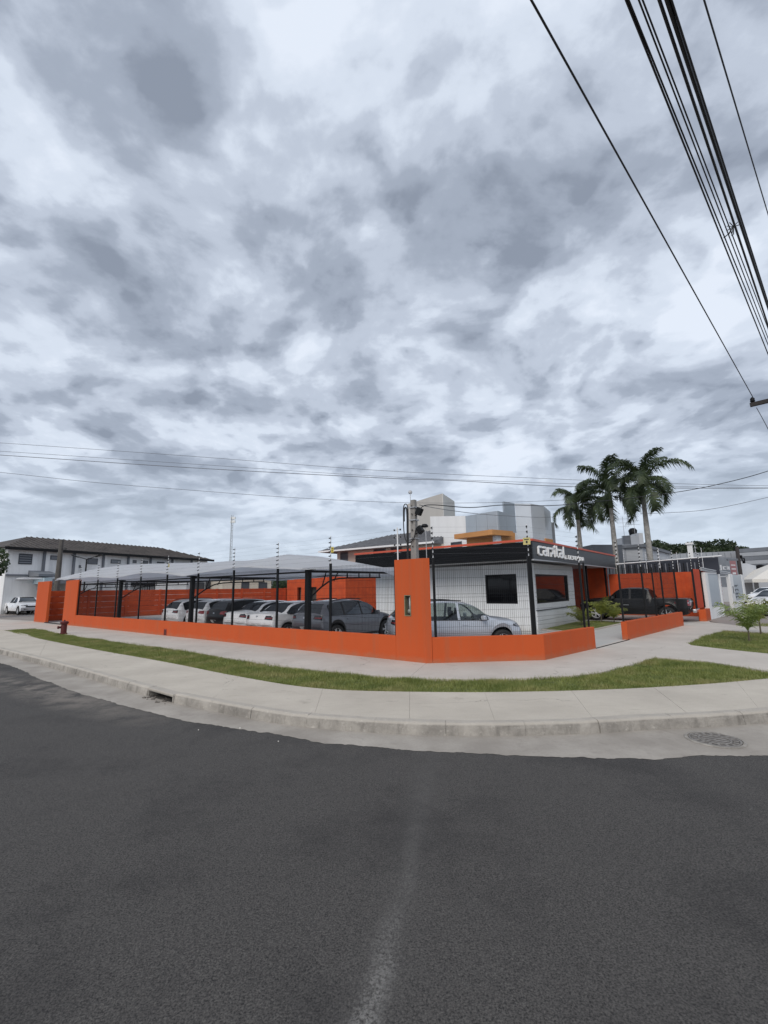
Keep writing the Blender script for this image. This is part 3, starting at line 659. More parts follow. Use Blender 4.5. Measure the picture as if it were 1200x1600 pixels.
for i in range(16):
    a_ = i * math.pi / 8; mb = MB(); mb.box((math.cos(a_) * r_ * 0.68, math.sin(a_) * r_ * 0.68, 0.007), (r_ * 0.17, r_ * 0.09, 0.007), a_); mb.build('rib', IRON, mh)
for i in range(5):
    w_ = math.sqrt(max(0, 0.46 ** 2 - ((i - 2) * 0.17) ** 2)) * 2 * r_; mb = MB(); mb.box((0, (i - 2) * 0.17 * r_, 0.0065), (w_, r_ * 0.07, 0.006)); mb.build('rib', IRON, mh)
# litter on the road
for (x, y, s_) in ((375, 1138, 0.028), (310, 1141, 0.014), (435, 1159, 0.014)):
    p = gz(x, y, -0.145); mb = MB(); mb.box((0, 0, 0.006), (s_, s_ * 0.6, 0.012), random.uniform(0, 3), 0.8); o = mb.build('paper_scrap', mat('pale scrap', (0.6, 0.58, 0.54), 0.8)); o.location = p
    tag(o, {375: 'largest pale scrap of litter, lying close to the gutter edge', 310: 'pale scrap of litter left of the largest one by the gutter', 435: 'pale scrap on the asphalt right of the largest scrap', 343: 'lone pale scrap out on the left asphalt below the gutter scraps', 870: 'lone pale scrap right of the worn centre line', 418: 'pale scrap low on the asphalt left of the worn line', 240: 'leftmost pale scrap on the asphalt below the drain'}[x], 'litter', 'pale scraps on the asphalt')

# ================================================================== BOUNDARY WALLS
WH = 0.60; TOPZ = 2.56
wl_ = empty('boundary_wall', lot(0, 0), LROT, 'long low orange wall along the street with fence posts on it', 'wall')
box('low_wall', ORANGE, wl_, -24.1, -0.905, 0.0, 0.16, -0.1, WH, bevel=0.012)
# corner pillar block with a niche for the meter
def uv(a, b): return (-a, b)
pil = empty('gate_pillar', lot(0, 0), LROT, 'tall orange corner pillar with a meter niche in front of the concrete pole', 'pillar')
NX0, NX1, NZ0, NZ1 = -0.60, -0.40, 1.10, 1.62
for (x0, x1, z0, z1, nm) in ((-0.90, NX0, -0.1, TOPZ - 0.03, 'pillar_face'), (NX1, 0.0, -0.1, TOPZ - 0.03, 'pillar_face'), (NX0, NX1, -0.1, NZ0, 'pillar_face'), (NX0, NX1, NZ1, TOPZ - 0.03, 'pillar_face')):
    pass
mb = MB(); zt = TOPZ - 0.03
mb.prism([(-0.90, 0.0), (NX0, 0.0), (NX0, 0.16), (-0.90, 0.16)], -0.1, zt)
mb.prism([(NX1, 0.0), (0.0, 0.0), (0.12, 0.11), (0.02, 0.22), (-0.05, 0.16), (NX1, 0.16)], -0.1, zt)
mb.prism([(NX0, 0.0), (NX1, 0.0), (NX1, 0.16), (NX0, 0.16)], -0.1, NZ0)
mb.prism([(NX0, 0.0), (NX1, 0.0), (NX1, 0.16), (NX0, 0.16)], NZ1, zt)
mb.build('pillar_body', ORANGE, pil)
METB = mat('meter box back', (0.06, 0.055, 0.05), 0.8, 0.3, 20)
FRAMEG = mat('old olive metal frame', (0.20, 0.19, 0.12), 0.6, 0.3, 20)
mt = empty('meter_box', lot(0.5, 0.0, (NZ0 + NZ1) / 2), LROT, 'framed meter box recessed in the orange corner pillar', 'meter box')
hw, hh = 0.10, 0.26
box('back_plate', METB, mt, -hw, hw, 0.10, 0.12, -hh, hh)
for (x0, x1, z0, z1) in ((-hw, -hw + 0.018, -hh, hh), (hw - 0.018, hw, -hh, hh), (-hw + 0.018, hw - 0.018, -hh, -hh + 0.018), (-hw + 0.018, hw - 0.018, hh - 0.018, hh)):
    box('frame', FRAMEG, mt, x0, x1, -0.012, 0.1, z0, z1)
mb = MB(); mb.tube([(0.03, 0.06, -0.2), (0.03, 0.06, 0.2)], 0.025, 8); mb.build('conduit', GALV, mt, smooth=True)
mb = MB(); mb.lathe([(0, -0.045), (0.05, -0.045), (0.055, 0.0), (0.055, 0.03)], 14, (0.02, 0.07, -0.14), 'Y'); mb.build('meter_dial', mat('dusty meter glass', (0.25, 0.25, 0.22), 0.4), mt, smooth=True)
# diagonal low wall and return, as one wall thing
def wall_poly(pts, th):
    P = [Vector((p[0], p[1])) for p in pts]; outl, inl = [], []
    for i, p in enumerate(P):
        if i == 0: d = (P[1] - P[0]).normalized(); nrm = Vector((-d.y, d.x)); k = 1
        elif i == len(P) - 1: d = (P[-1] - P[-2]).normalized(); nrm = Vector((-d.y, d.x)); k = 1
        else:
            d1 = (P[i] - P[i - 1]).normalized(); d2 = (P[i + 1] - P[i]).normalized(); n1 = Vector((-d1.y, d1.x)); n2 = Vector((-d2.y, d2.x)); nrm = (n1 + n2).normalized(); k = 1 / nrm.dot(n1)
        outl.append(p); inl.append(p + nrm * th * k)
    return [tuple(p) for p in outl] + [tuple(p) for p in reversed(inl)]
w2 = empty('boundary_wall', lot(0, 0), LROT, 'low orange wall folding round the corner in front of the silver SUV', 'wall')
MB().prism(wall_poly([(0.125, 0.115), (2.17, 2.0), (2.63, 4.85)], 0.17), -0.1, WH).build('low_wall', ORANGE, w2, bevel=0.012)
w3 = empty('boundary_wall', lot(0, 0), LROT, 'low orange wall piece between the two right hand gates', 'wall')
MB().prism(wall_poly([(2.94, 7.55), (3.81, 14.48)], 0.18), -0.1, WH - 0.02).build('low_wall', ORANGE, w3, bevel=0.012)
w4 = empty('boundary_wall', lot(0, 0), LROT, 'short low orange wall stub beside the white neighbour gate', 'wall')
MB().prism(wall_poly([(4.14, 17.45), (4.44, 17.5), (4.52, 19.0)], 0.16), -0.1, WH - 0.05).build('low_wall', ORANGE, w4, bevel=0.012)
# left pillars and pedestrian gate
p2 = empty('gate_pillar', lot(25.2, 0), LROT, 'orange pillar on the right side of the small left gate', 'pillar')
box('pillar_body', ORANGE, p2, -1.05, 1.08, 0.0, 0.16, -0.1, 2.62, bevel=0.012)
p3 = empty('gate_pillar', lot(30.6, 0), LROT, 'orange pillar at the far left end of the street wall', 'pillar')
box('pillar_body', ORANGE, p3, -1.35, 1.15, 0.0, 0.16, -0.1, 2.66, bevel=0.012)
tk = empty('gate_track', lot(27.4, -0.05), LROT, 'dark steel sliding gate track crossing the left entrance', 'gate track')
box('rail', BLACK, tk, -2.0, 1.9, -0.02, 0.05, 0.001, 0.05)
tk = empty('gate_track', lot(-2.8, 6.2), LROT + math.radians(83), 'dark gate rail set flush across the right pedestrian entrance', 'gate track')
box('rail', BLACK, tk, -1.4, 1.4, -0.02, 0.02, -0.005, 0.012)
vb = empty('wall_vent', lot(13.2, -0.0, 0.14), LROT, 'small square dark red opening low in the long orange wall', 'vent')
for (x0, x1, z0, z1) in ((-0.13, -0.10, -0.12, 0.14), (0.10, 0.13, -0.12, 0.14), (-0.10, 0.10, 0.11, 0.14)): box('frame', ORANGEG, vb, x0, x1, -0.012, 0.002, z0, z1)
box('opening', mat('deep red brown hollow', (0.09, 0.02, 0.015), 0.9), vb, -0.10, 0.10, -0.006, -0.001, -0.12, 0.11)

# electric rods -----------------------------------------------------------
def rod_meshes():
    m1 = MB()
    k = 0; z = 0.0
    while z < 0.80:
        m1.cur = k % 2; m1.tube([(0, 0, z), (0, 0, min(z + 0.066, 0.83))], 0.0125, 6); z += 0.066; k += 1
    rd = m1.build('rod', [WHITEM, CABLE])
    m2 = MB()
    for i in range(6): m2.lathe([(0, -0.02), (0.026, -0.015), (0.018, 0), (0.026, 0.015), (0, 0.02)], 6, (-0.02, -0.035, 0.08 + i * 0.135))
    ins = m2.build('insulators', CABLE); return rd.data, ins.data, [rd, ins]
RDM, INM, tmp = rod_meshes()
for o in tmp: bpy.data.objects.remove(o)
def link(name, me, parent, loc=(0, 0, 0), rz=0):
    o = bpy.data.objects.new(name, me); COL.objects.link(o); o.parent = parent; o.location = loc; o.rotation_euler = (0, 0, rz); return o
def fence_post(parent, x, y, rz=0, z0=WH, z1=TOPZ, w=0.07, rod=True, d=0.05):
    mb = MB(); mb.span(-w / 2, w / 2, -d / 2, d / 2, z0 - 0.002, z1); po = mb.build('post', BLACK, parent); po.location = (x, y, 0); po.rotation_euler = (0, 0, rz)
    if rod:
        r = link('electric_rod', RDM, parent, (x, y - 0.0, z1), rz); link('insulators', INM, r, (0, 0, 0))
    return po
def mesh_panel(parent, pa, pb, z0, z1, r=0.0030, vs=0.05):
    pa = Vector((*pa, 0)); pb = Vector((*pb, 0)); L = (pb - pa).length; d = (pb - pa) / L; mb = MB(); nrm = Vector((-d.y, d.x, 0))
    def wire(p, q):
        t = (q - p).normalized(); s1 = nrm * r; s2 = t.cross(nrm) * r
        vs_ = []
        for e in (p, q):
            vs_ += [e + s1, e - s1 * 0.5 + s2 * 0.87, e - s1 * 0.5 - s2 * 0.87]
        mb.add(vs_, ((0, 1, 4, 3), (1, 2, 5, 4), (2, 0, 3, 5)))
    n_ = int(L / vs)
    for i in range(1, n_): p = pa + d * (i * L / n_); wire(p + Vector((0, 0, z0)), p + Vector((0, 0, z1)))
    zz = z0 + 0.02
    while zz < z1: wire(pa + nrm * r * 2 + Vector((0, 0, zz)), pb + nrm * r * 2 + Vector((0, 0, zz))); zz += 0.2
    for zb in (z0 + 0.02, (z0 + z1) / 2 - 0.04, z1 - 0.06): wire(pa + nrm * r * 2 + Vector((0, 0, zb + 0.045)), pb + nrm * r * 2 + Vector((0, 0, zb + 0.045)))
    return mb.build('mesh_panel', BLACK, parent)
fn = empty('mesh_fence', lot(0, 0), LROT, 'black welded mesh fence standing on the long street wall', 'fence')
pa = [24.1, 21.4, 18.8, 16.1, 13.5, 10.9, 8.4, 5.85, 3.36, 0.93]
for i, a_ in enumerate(pa):
    fence_post(fn, -a_, 0.08, rod=(i != len(pa) - 1), w=0.07 if i else 0.10)
    if i: mesh_panel(fn, (-pa[i - 1] + 0.04, 0.08), (-a_ - 0.04, 0.08), WH + 0.01, TOPZ - 0.08)
def strand(parent, pts, zs, r=0.0016):
    for z in zs:
        mb = MB(); mb.tube([(p[0], p[1] - 0.05, z) for p in pts], r, 3, False); mb.build('electric_strand', CABLEG, parent)
strand(fn, [(-24.1, 0.08), (-12.0, 0.08), (-0.93, 0.08)], [TOPZ + 0.08 + i * 0.135 for i in range(6)])
fd = empty('mesh_fence', lot(0, 0), LROT, 'black welded mesh fence on the folded corner wall before the office', 'fence')
dirn = math.atan2(1.88, 2.04)
fence_post(fd, 0.155, 0.235, dirn, z1=TOPZ - 0.02, w=0.06, rod=True)
fence_post(fd, 1.96, 1.95, dirn, z1=TOPZ, w=0.10, rod=True, d=0.08)
mesh_panel(fd, (0.19, 0.265), (1.91, 1.90), WH + 0.01, TOPZ - 0.08)
fence_post(fd, 2.45, 4.55, 0.1, z1=TOPZ - 0.1, w=0.06, rod=True); fence_post(fd, 2.50, 4.80, 0.1, z1=TOPZ - 0.1, w=0.05, rod=False)
mesh_panel(fd, (2.02, 2.05), (2.43, 4.50), WH + 0.01, TOPZ - 0.12)
strand(fd, [(0.155, 0.235), (1.96, 1.95), (2.45, 4.55)], [TOPZ + 0.08 + i * 0.135 for i in range(6)])
fr = empty('mesh_fence', lot(0, 0), LROT, 'black mesh fence and posts on the wall piece between the gates', 'fence')
pv = [(7.6, 0.06), (9.95, 0.06), (12.3, 0.06), (14.3, 0.07)]
def rx(v): return -rline(v) - 0.06
for i, (v, w) in enumerate(pv):
    fence_post(fr, rx(v), v, 0.126, z0=WH - 0.02, z1=TOPZ - 0.1, w=w)
    if i: mesh_panel(fr, (rx(pv[i - 1][0]) , pv[i - 1][0] + 0.04), (rx(v), v - 0.04), WH - 0.01, TOPZ - 0.18)
fence_post(fr, rx(11.2), 11.2, 0.126, z0=WH - 0.02, z1=TOPZ - 0.1, w=0.05, rod=False)
strand(fr, [(rx(v), v) for v, w in pv], [TOPZ - 0.02 + i * 0.135 for i in range(6)])
# corrugated dark orange gate leaf standing open next to the neighbour wall
gl = empty('sliding_gate', lot(0, 0), LROT, 'dark orange corrugated sliding gate beside the white neighbour wall', 'gate')
for i in range(16):
    v = 17.6 + i * 0.22; mb = MB(); x = rx(v) - 0.02; mb.box((x, v, WH + 0.96), (0.05 + 0.02 * (i % 2), 0.21, 1.9), 0.126); mb.build('gate_slat', ORANGEG, gl)
fence_post(gl, rx(17.5), 17.5, 0.126, z1=TOPZ - 0.05, w=0.09); fence_post(gl, rx(19.0) + 0.03, 19.0, 0.126, z1=TOPZ - 0.05, w=0.07)

# warning plates
def plate(px, py, b, w, h, M, label, nm='warning_plate'):
    d = ray(px, py); o = Vector((0, 0, H)) - C0; t = (b - (o.dot(B))) / d.dot(B); P = Vector((0, 0, H)) + d * t
    e = empty(nm, P, LROT, label, 'sign'); MB().span(-w / 2, w / 2, -0.006, 0, -h / 2, h / 2).build('plate', M, e)
    mb = MB(); mb.span(-w * 0.12, w * 0.12, -0.009, -0.006, -h * 0.30, h * 0.05); mb.build('symbol', CABLE, e)
    mb = MB(); mb.span(-w * 0.32, w * 0.32, -0.009, -0.006, h * 0.18, h * 0.30); mb.build('symbol', CABLE, e)
plate(519.5, 859, -0.03, 0.10, 0.16, YELLOW, 'small yellow warning plate on the electric rod above the grey SUV')
plate(264, 883.5, -0.03, 0.09, 0.15, CREAMS, 'small faded yellow plate on the electric rod left of the cars')
plate(823, 845.5, 1.85, 0.19, 0.18, CREAMS, 'cream yellow warning plate at the corner of the office canopy')

# white pole with double insulators on the corner pillar
wp = empty('insulator_pole', lot(0.84, 0.08, 2.53), LROT, 'white pole with paired insulators standing on the orange corner pillar', 'pole')
MB().tube([(0, 0, 0), (0, 0, 0.86)], 0.018, 8).build('pole', WHITEM, wp)
for i in range(4):
    z = 0.20 + i * 0.2
    MB().tube([(-0.10, 0, z), (0.10, 0, z)], 0.006, 5).build('bracket', GALV, wp)
    for sx in (-1, 1): MB().lathe([(0, -0.025), (0.026, -0.02), (0.018, 0), (0.026, 0.02), (0, 0.025)], 8, (sx * 0.10, 0, z)).build('insulator', CABLE, wp)
# small CCTV / lamp head at rod right of pole
lp_ = atY(663.5, 822, 11.62)
cc = empty('floodlight', (lp_.x, lp_.y, 0), LROT, 'small dark lamp head between the concrete pole and the striped rod', 'lamp')
c1 = MB(); c1.lathe([(0, 0.06), (0.06, 0.05), (0.10, 0.0), (0.085, -0.03), (0, -0.03)], 12, (0, 0, lp_.z)); c1.build('lamp_head', BLACK, cc, smooth=True)
MB().tube([(0.03, 0, 2.4), (0.03, 0, lp_.z - .12), (0, 0, lp_.z - .02)], 0.010, 6).build('lamp_arm', GALV, cc)

# utility pole --------------------------------------------------------------
up_ = empty('utility_pole', lot(0.62, 0.55), LROT, 'square concrete service pole rising behind the orange corner pillar', 'utility pole')
mb = MB(); mb.box((0, 0, 2.08), (0.24, 0.20, 4.2), 0, 0.58); mb.build('pole_shaft', CONC_POLE, up_, bevel=0.012)
for z in (2.9, 3.12, 3.34, 3.56, 3.78, 4.0): box('bolt_hole', METB, up_, -0.018, 0.018, -0.10, -0.088, z - 0.018, z + 0.018)
mb = MB(); pts = smooth_line([(-0.14, -0.12, 2.3), (-0.13, -0.10, 3.3), (-0.12, -0.10, 3.9), (-0.17, -0.10, 4.07), (-0.26, -0.10, 4.02), (-0.28, -0.10, 3.7), (-0.27, -0.10, 3.3), (-0.20, -0.10, 3.05), (-0.08, -0.11, 3.0), (0.06, -0.11, 3.12), (0.12, -0.10, 3.35)], 6); mb.tube(pts, 0.014, 6); mb.build('cable_loop', CABLE, up_, smooth=True)
mb = MB(); pts = smooth_line([(-0.16, -0.13, 2.3), (-0.15, -0.12, 3.2), (-0.15, -0.11, 3.85), (-0.19, -0.11, 3.98), (-0.24, -0.11, 3.9), (-0.25, -0.11, 3.6)], 6); mb.tube(pts, 0.020, 6); mb.build('cable_loop', CABLE, up_, smooth=True)
for z, dx in ((3.83, 0.21), (3.33, 0.22)):
    mb = MB(); mb.box((dx, -0.04, z), (0.16, 0.12, 0.20), 0, 1.0, Matrix.Rotation(0.5 if z > 3.5 else -0.6, 3, 'Y')); mb.build('spotlight', BLACK, up_, bevel=0.01)
    MB().tube([(0.06, -0.03, z - 0.1), (dx, -0.03, z - 0.05)], 0.014, 5).build('spotlight_arm', BLACK, up_)
for z in (3.95, 3.6, 3.1): box('pole_band', GALV, up_, -0.10, 0.10, -0.10, 0.10, z, z + 0.03)
# hydrant -------------------------------------------------------------------
hp = gz(99, 990.5)
hy = empty('fire_hydrant', hp, LROT, 'short dark red hydrant post on the grass by the left gate', 'hydrant')
MB().lathe([(0, 0), (0.24, 0), (0.24, 0.06), (0.19, 0.08), (0.19, 0.66), (0.25, 0.68), (0.27, 0.74), (0.27, 0.82), (0.2, 0.86), (0, 0.88)], 16).build('barrel', REDH, hy, smooth=False)
mb = MB(); mb.lathe([(0.0, -0.42), (0.10, -0.42), (0.10, -0.34), (0.075, -0.33), (0.075, 0.0)], 12, (-0.13, 0.05, 0.45), 'Y'); mb.build('nozzle', REDH, hy)
mb = MB(); mb.tube([(-0.15, 0, 0.5), (-0.34, -0.02, 0.5)], 0.09, 10); mb.build('nozzle', REDH, hy)
hy.scale = (.62, .62, .66)
box('cap_nut', REDH, hy, -0.04, 0.04, -0.04, 0.04, 0.875, 0.95)

# ================================================================== LOT WALLS
sw = empty('precast_wall', lot(32.0, 0), LROT, 'orange precast slab wall at the far left side of the lot', 'wall')
hS = 2.05
nb = 9; Lw = 23.4
for i in range(nb + 1):
    v = 0.6 + i * Lw / nb; box('post', ORANGE2, sw, -0.08, 0.10, v - 0.07, v + 0.07, -0.1, hS + 0.02)
    if i < nb:
        for k in range(5):
            z0 = -0.05 + k * 0.42; box('slab', ORANGE2, sw, -0.035 + random.uniform(-0.006, 0.006), 0.045, v + 0.075, v + Lw / nb - 0.075, z0 + 0.006, z0 + 0.414)
bw = empty('back_wall', lot(0, 21.5), LROT, 'orange rendered back wall behind the black pickup', 'wall')
box('wall_body', ORANGE2, bw, -0.6, 4.42, 0.0, 0.18, -0.1, 2.46, bevel=0.01)
for x in (0.6, 2.1, 3.3): box('pilaster', ORANGE2, bw, x - 0.1, x + 0.1, -0.035, 0.0, -0.1, 2.44)
bw2 = empty('back_wall', lot(18.5, 21.5), LROT, 'orange back wall of the lot behind the parked row', 'wall')
box('wall_body', ORANGE2, bw2, -13.3, 17.8, 0.0, 0.18, -0.1, 2.9)
# small orange service building with doors
sb = empty('service_building', lot(18.2, 16.2), LROT, 'small orange outbuilding with two doors at the back of the lot', 'building')
D1, D2 = (-5.7, -5.2), (-4.75, -3.3)
for x0, x1 in ((-6.1, D1[0]), (D1[1], D2[0]), (D2[1], 0.0)): box('wall', ORANGE2, sb, x0, x1, 0, 0.15, -0.05, 2.85)
for x0, x1 in (D1, D2): box('lintel', ORANGE2, sb, x0, x1, 0, 0.15, 2.05, 2.85); box('door_recess', METB, sb, x0, x1, 0.35, 0.4, -0.05, 2.05)
box('door', mat('grey green door', (0.17, 0.20, 0.19), 0.6), sb, D2[0], D2[0] + 0.65, 0.12, 0.16, 0, 2.04)
box('wall', ORANGE2, sb, -0.15, 0.0, 0.15, 5.2, -0.05, 2.85); box('wall', ORANGE2, sb, -6.1, -5.95, 0.15, 5.2, -0.05, 2.85)
box('roof', ORANGEG, sb, -6.15, 0.05, -0.05, 5.2, 2.85, 2.93)
MB().box((-1.6, -0.05, 1.75), (0.2, 0.1, 0.12)).build('wall_light', mat('pale wall lamp', (0.55, 0.5, 0.35), 0.5), sb)

# ================================================================== OFFICE
# lot frame: x = -a ; office corner at x=-0.78, y=9.3
of = empty('office', lot(0, 0), LROT, 'white rental office with orange trimmed canopy and dark sign band', 'office building')
HX, HY, HH = -0.78, 9.25, 2.76
WX0, WX1, WZ0, WZ1 = -2.93, -1.47, 1.07, 2.33     # left face window
def facade_x(y, x0, x1, z0, z1, win, M, th, root, nm='wall'):
    (a0, a1, b0, b1) = win
    box(nm, M, root, x0, a0, y, y + th, z0, z1); box(nm, M, root, a1, x1, y, y + th, z0, z1)
    box(nm, M, root, a0, a1, y, y + th, z0, b0); box(nm, M, root, a0, a1, y, y + th, b1, z1)
facade_x(HY, -9.3, HX, -0.05, HH, (WX0, WX1, WZ0, WZ1), WHITEH, 0.18, of)
box('window', DARKG, of, WX0, WX1, HY + 0.10, HY + 0.12, WZ0, WZ1)
wfo = empty('window_frame', (0, 0, 0)); wfo.parent = of
for (x0, x1, z0, z1) in ((WX0, WX0 + 0.05, WZ0, WZ1), (WX1 - 0.05, WX1, WZ0, WZ1), (WX0 + .05, WX1 - .05, WZ0, WZ0 + 0.05), (WX0 + .05, WX1 - .05, WZ1 - 0.05, WZ1)): box('frame_bar', BLACK, wfo, x0, x1, HY + 0.04, HY + 0.10, z0, z1)
# ribbed cladding strips on the left face (thin vertical battens)
for i in range(46):
    x = -9.2 + i * 0.18
    if x > HX - 0.06: break
    if WX0 - 0.05 < x < WX1 + 0.05:
        box('batten', WHITEH, of, x, x + 0.012, HY - 0.006, HY - 0.001, 0.0, WZ0 - 0.03); box('batten', WHITEH, of, x, x + 0.012, HY - 0.006, HY - 0.001, WZ1 + 0.03, HH - 0.05)
    else: box('batten', WHITEH, of, x, x + 0.012, HY - 0.006, HY - 0.001, 0.0, HH - 0.05)
# right face
RY0, RY1 = HY + 0.18, 14.85
VX0, VX1, VZ0, VZ1 = 9.62, 13.98, 1.06, 2.31
for (y0, y1, z0, z1) in ((RY0, VX0, -0.05, HH), (VX1, RY1, -0.05, HH), (VX0, VX1, VZ1, HH), (VX0, VX1, 0.80, VZ0)): box('wall', WHITEH, of, HX - 0.18, HX, y0, y1, z0, z1)
for (z0, z1) in ((-0.05, 0.36), (0.375, 0.77)): 
    yy0 = RY0 - 0.18
    n_ = 4
    for k in range(n_):
        a_ = yy0 + (RY1 - yy0) * k / n_; b_ = yy0 + (RY1 - yy0) * (k + 1) / n_
        box('plinth_tile', WHITEH, of, HX - 0.17, HX + 0.03, max(a_, RY0) + 0.003 if k == 0 else a_ + 0.003, b_ - 0.003, z0, z1)
box('ledge', BLACK, of, HX - 0.10, HX + 0.06, RY0, RY1 + 0.02, 0.775, 0.80)
box('wall', WHITEH, of, -9.3, HX - 0.2, RY1 - 0.18, RY1, -0.05, HH)
box('window', DARKG, of, HX - 0.12, HX - 0.10, VX0, VX1, VZ0, VZ1)
wf2 = empty('window_frame', (0, 0, 0)); wf2.parent = of
for (y0, y1, z0, z1) in ((VX0, VX0 + 0.06, VZ0, VZ1), (VX1 - 0.06, VX1, VZ0, VZ1), (VX0 + .06, VX1 - .06, VZ0, VZ0 + 0.05), (VX0 + .06, VX1 - .06, VZ1 - 0.05, VZ1)): box('frame_bar', BLACK, wf2, HX - 0.10, HX - 0.03, y0, y1, z0, z1)
box('floor', LOTF, of, -9.3, HX - 0.2, HY + 0.2, RY1 - 0.2, -0.01, 0.02)
# canopy: soffit, corrugated black fascia on the left side, sign band on the right side
FX, FY, FZ0, FZ1 = -0.13, 7.75, 2.84, 3.56
box('roof_deck', BLACKM, of, -9.35, FX - 0.04, FY + 0.05, 21.4, FZ0 + 0.10, FZ0 + 0.16)
box('soffit', mat('pale soffit board', (0.42, 0.43, 0.44), 0.7), of, -9.2, FX - 0.06, HY - 1.3, 21.3, FZ0 + 0.02, FZ0 + 0.06)
for k in range(7):
    z0 = FZ0 - 0.02 + k * 0.1; box('fascia_board', BLACKM, of, -9.4, FX - 0.03, FY - 0.012 * (k % 2), FY + 0.03, z0 + 0.004, z0 + 0.096)
box('fascia_board', BLACKM, of, -9.4, -9.36, FY + 0.03, 15, FZ0, FZ1 - 0.04)
nseg = 5
for k in range(nseg):
    y0 = FY + (21.4 - FY) * k / nseg; y1 = FY + (21.4 - FY) * (k + 1) / nseg
    box('sign_panel', FASCIA, of, FX - 0.03, FX + 0.02, y0 + (0.032 if k == 0 else 0.004), y1 - 0.004, FZ0, FZ1 - 0.03)
box('gutter_edge', GALV, of, FX - 0.10, FX + 0.04, FY + 0.03, 21.4, FZ0 - 0.05, FZ0 - 0.005)
box('canopy_trim', TRIM, of, -9.45, FX + 0.06, FY - 0.05, FY + 0.04, FZ1 - 0.025, FZ1 + 0.06)
box('canopy_trim', TRIM, of, FX - 0.05, FX + 0.06, FY + 0.045, 21.4, FZ1 - 0.022, FZ1 + 0.058)
box('roof_sheet', GREYD, of, -9.4, FX - 0.08, FY + 0.1, 21.35, FZ1 - 0.12, FZ1 - 0.08)
for y in (16.5, 20.6): box('canopy_column', BLACK, of, FX - 0.5, FX - 0.4, y, y + 0.1, -0.05, FZ0 + 0.10)
# sign letters
def letter(strokes, y0, z0, sc, wd, root, xs=1.0, dep=0.06):
    mb = MB(); e = 0
    for st in strokes:
        P = [Vector((p[0] * sc * xs + y0, p[1] * sc + z0)) for p in st]; lf_, rt = [], []
        for i, p in enumerate(P):
            if i == 0: d = (P[1] - P[0]).normalized(); nn = Vector((-d.y, d.x)); k = 1; p = p - d * wd * 0.0
            elif i == len(P) - 1: d = (P[-1] - P[-2]).normalized(); nn = Vector((-d.y, d.x)); k = 1
            else:
                n1 = (P[i] - P[i - 1]).normalized(); n1 = Vector((-n1.y, n1.x)); n2 = (P[i + 1] - P[i]).normalized(); n2 = Vector((-n2.y, n2.x)); nn = (n1 + n2).normalized(); k = min(1.6, 1 / max(0.3, nn.dot(n1)))
            lf_.append(p + nn * wd / 2 * k); rt.append(p - nn * wd / 2 * k)
        x0, x1 = FX + 0.02, FX + 0.02 + dep + e * 0.003; e += 1; n_ = len(P); vs = []
        for p in lf_ + rt: vs.append((x0, p.x, p.y))
        for p in lf_ + rt: vs.append((x1, p.x, p.y))
        fs = []; N = 2 * n_
        for i in range(n_ - 1):
            fs.append((N + i, N + n_ + i, N + n_ + i + 1, N + i + 1)); fs.append((i, i + 1, n_ + i + 1, n_ + i))
            fs.append((i, N + i, N + i + 1, i + 1)); fs.append((n_ + i, n_ + i + 1, N + n_ + i + 1, N + n_ + i))
        fs.append((0, n_, N + n_, N)); fs.append((n_ - 1, N + n_ - 1, N + 2 * n_ - 1, 2 * n_ - 1)); mb.add(vs, fs)
    o = mb.build('letter', SIGNW, root)
    bm = bmesh.new(); bm.from_mesh(o.data); bmesh.ops.recalc_face_normals(bm, faces=bm.faces[:]); bm.to_mesh(o.data); bm.free(); return o
sg = empty('sign', (0, 0, 0)); sg.parent = of; sg['label'] = 'white raised lettering reading carpital LOCADORA'
Lc = [[(.46, .66), (.16, .66), (.07, .57), (.07, .15), (.16, .06), (.46, .06)]]
La = [[(.04, .66), (.34, .66), (.42, .58), (.42, .02)], [(.38, .38), (.13, .38), (.05, .30), (.05, .14), (.13, .06), (.38, .06)]]
Lp = [[(.06, 0), (.06, .66), (.42, .66), (.60, .66), (.68, .58), (.68, .34), (.60, .27), (.42, .27), (.42, 0)]]
Li = [[(.06, 0), (.06, .66)], [(-.06, .74), (.12, .92)]]
Lt = [[(.06, .98), (.06, .14), (.14, .06), (.28, .06)], [(.1, .66), (.28, .66)]]
Ll = [[(.06, 1.02), (.06, .10), (.14, .02), (.2, .0)]]
sc = 0.52; yv = 8.22
for Ls, w in ((Lc, .60), (La, .60), (Lp, .86), (Li, .30), (Lt, .40), (La, .58), (Ll, .3)):
    letter(Ls, yv, 3.00, sc, 0.078, sg, xs=1.75); yv += w * sc * 1.75 * 1.02
CAPS = {'L': [[(0, 1), (0, 0), (.6, 0)]], 'O': [[(.35, 1), (.1, 1), (0, .85), (0, .15), (.1, 0), (.6, 0), (.7, .15), (.7, .85), (.6, 1), (.35, 1)]], 'C': [[(.7, 1), (.1, 1), (0, .85), (0, .15), (.1, 0), (.7, 0)]],
        'A': [[(0, 0), (0, .85), (.1, 1), (.6, 1), (.7, .85), (.7, 0)], [(.05, .4), (.65, .4)]], 'D': [[(0, 0), (0, 1), (.5, 1), (.7, .8), (.7, .2), (.5, 0), (0, 0)]], 'R': [[(0, 0), (0, 1), (.6, 1), (.7, .85), (.7, .6), (.6, .45), (.05, .45)], [(.4, .42), (.7, 0)]]}
yv = yv + 0.10
for ch in 'LOCADORA':
    letter(CAPS[ch], yv, 3.0, 0.16, 0.040, sg, xs=1.9, dep=0.04); yv += 0.365

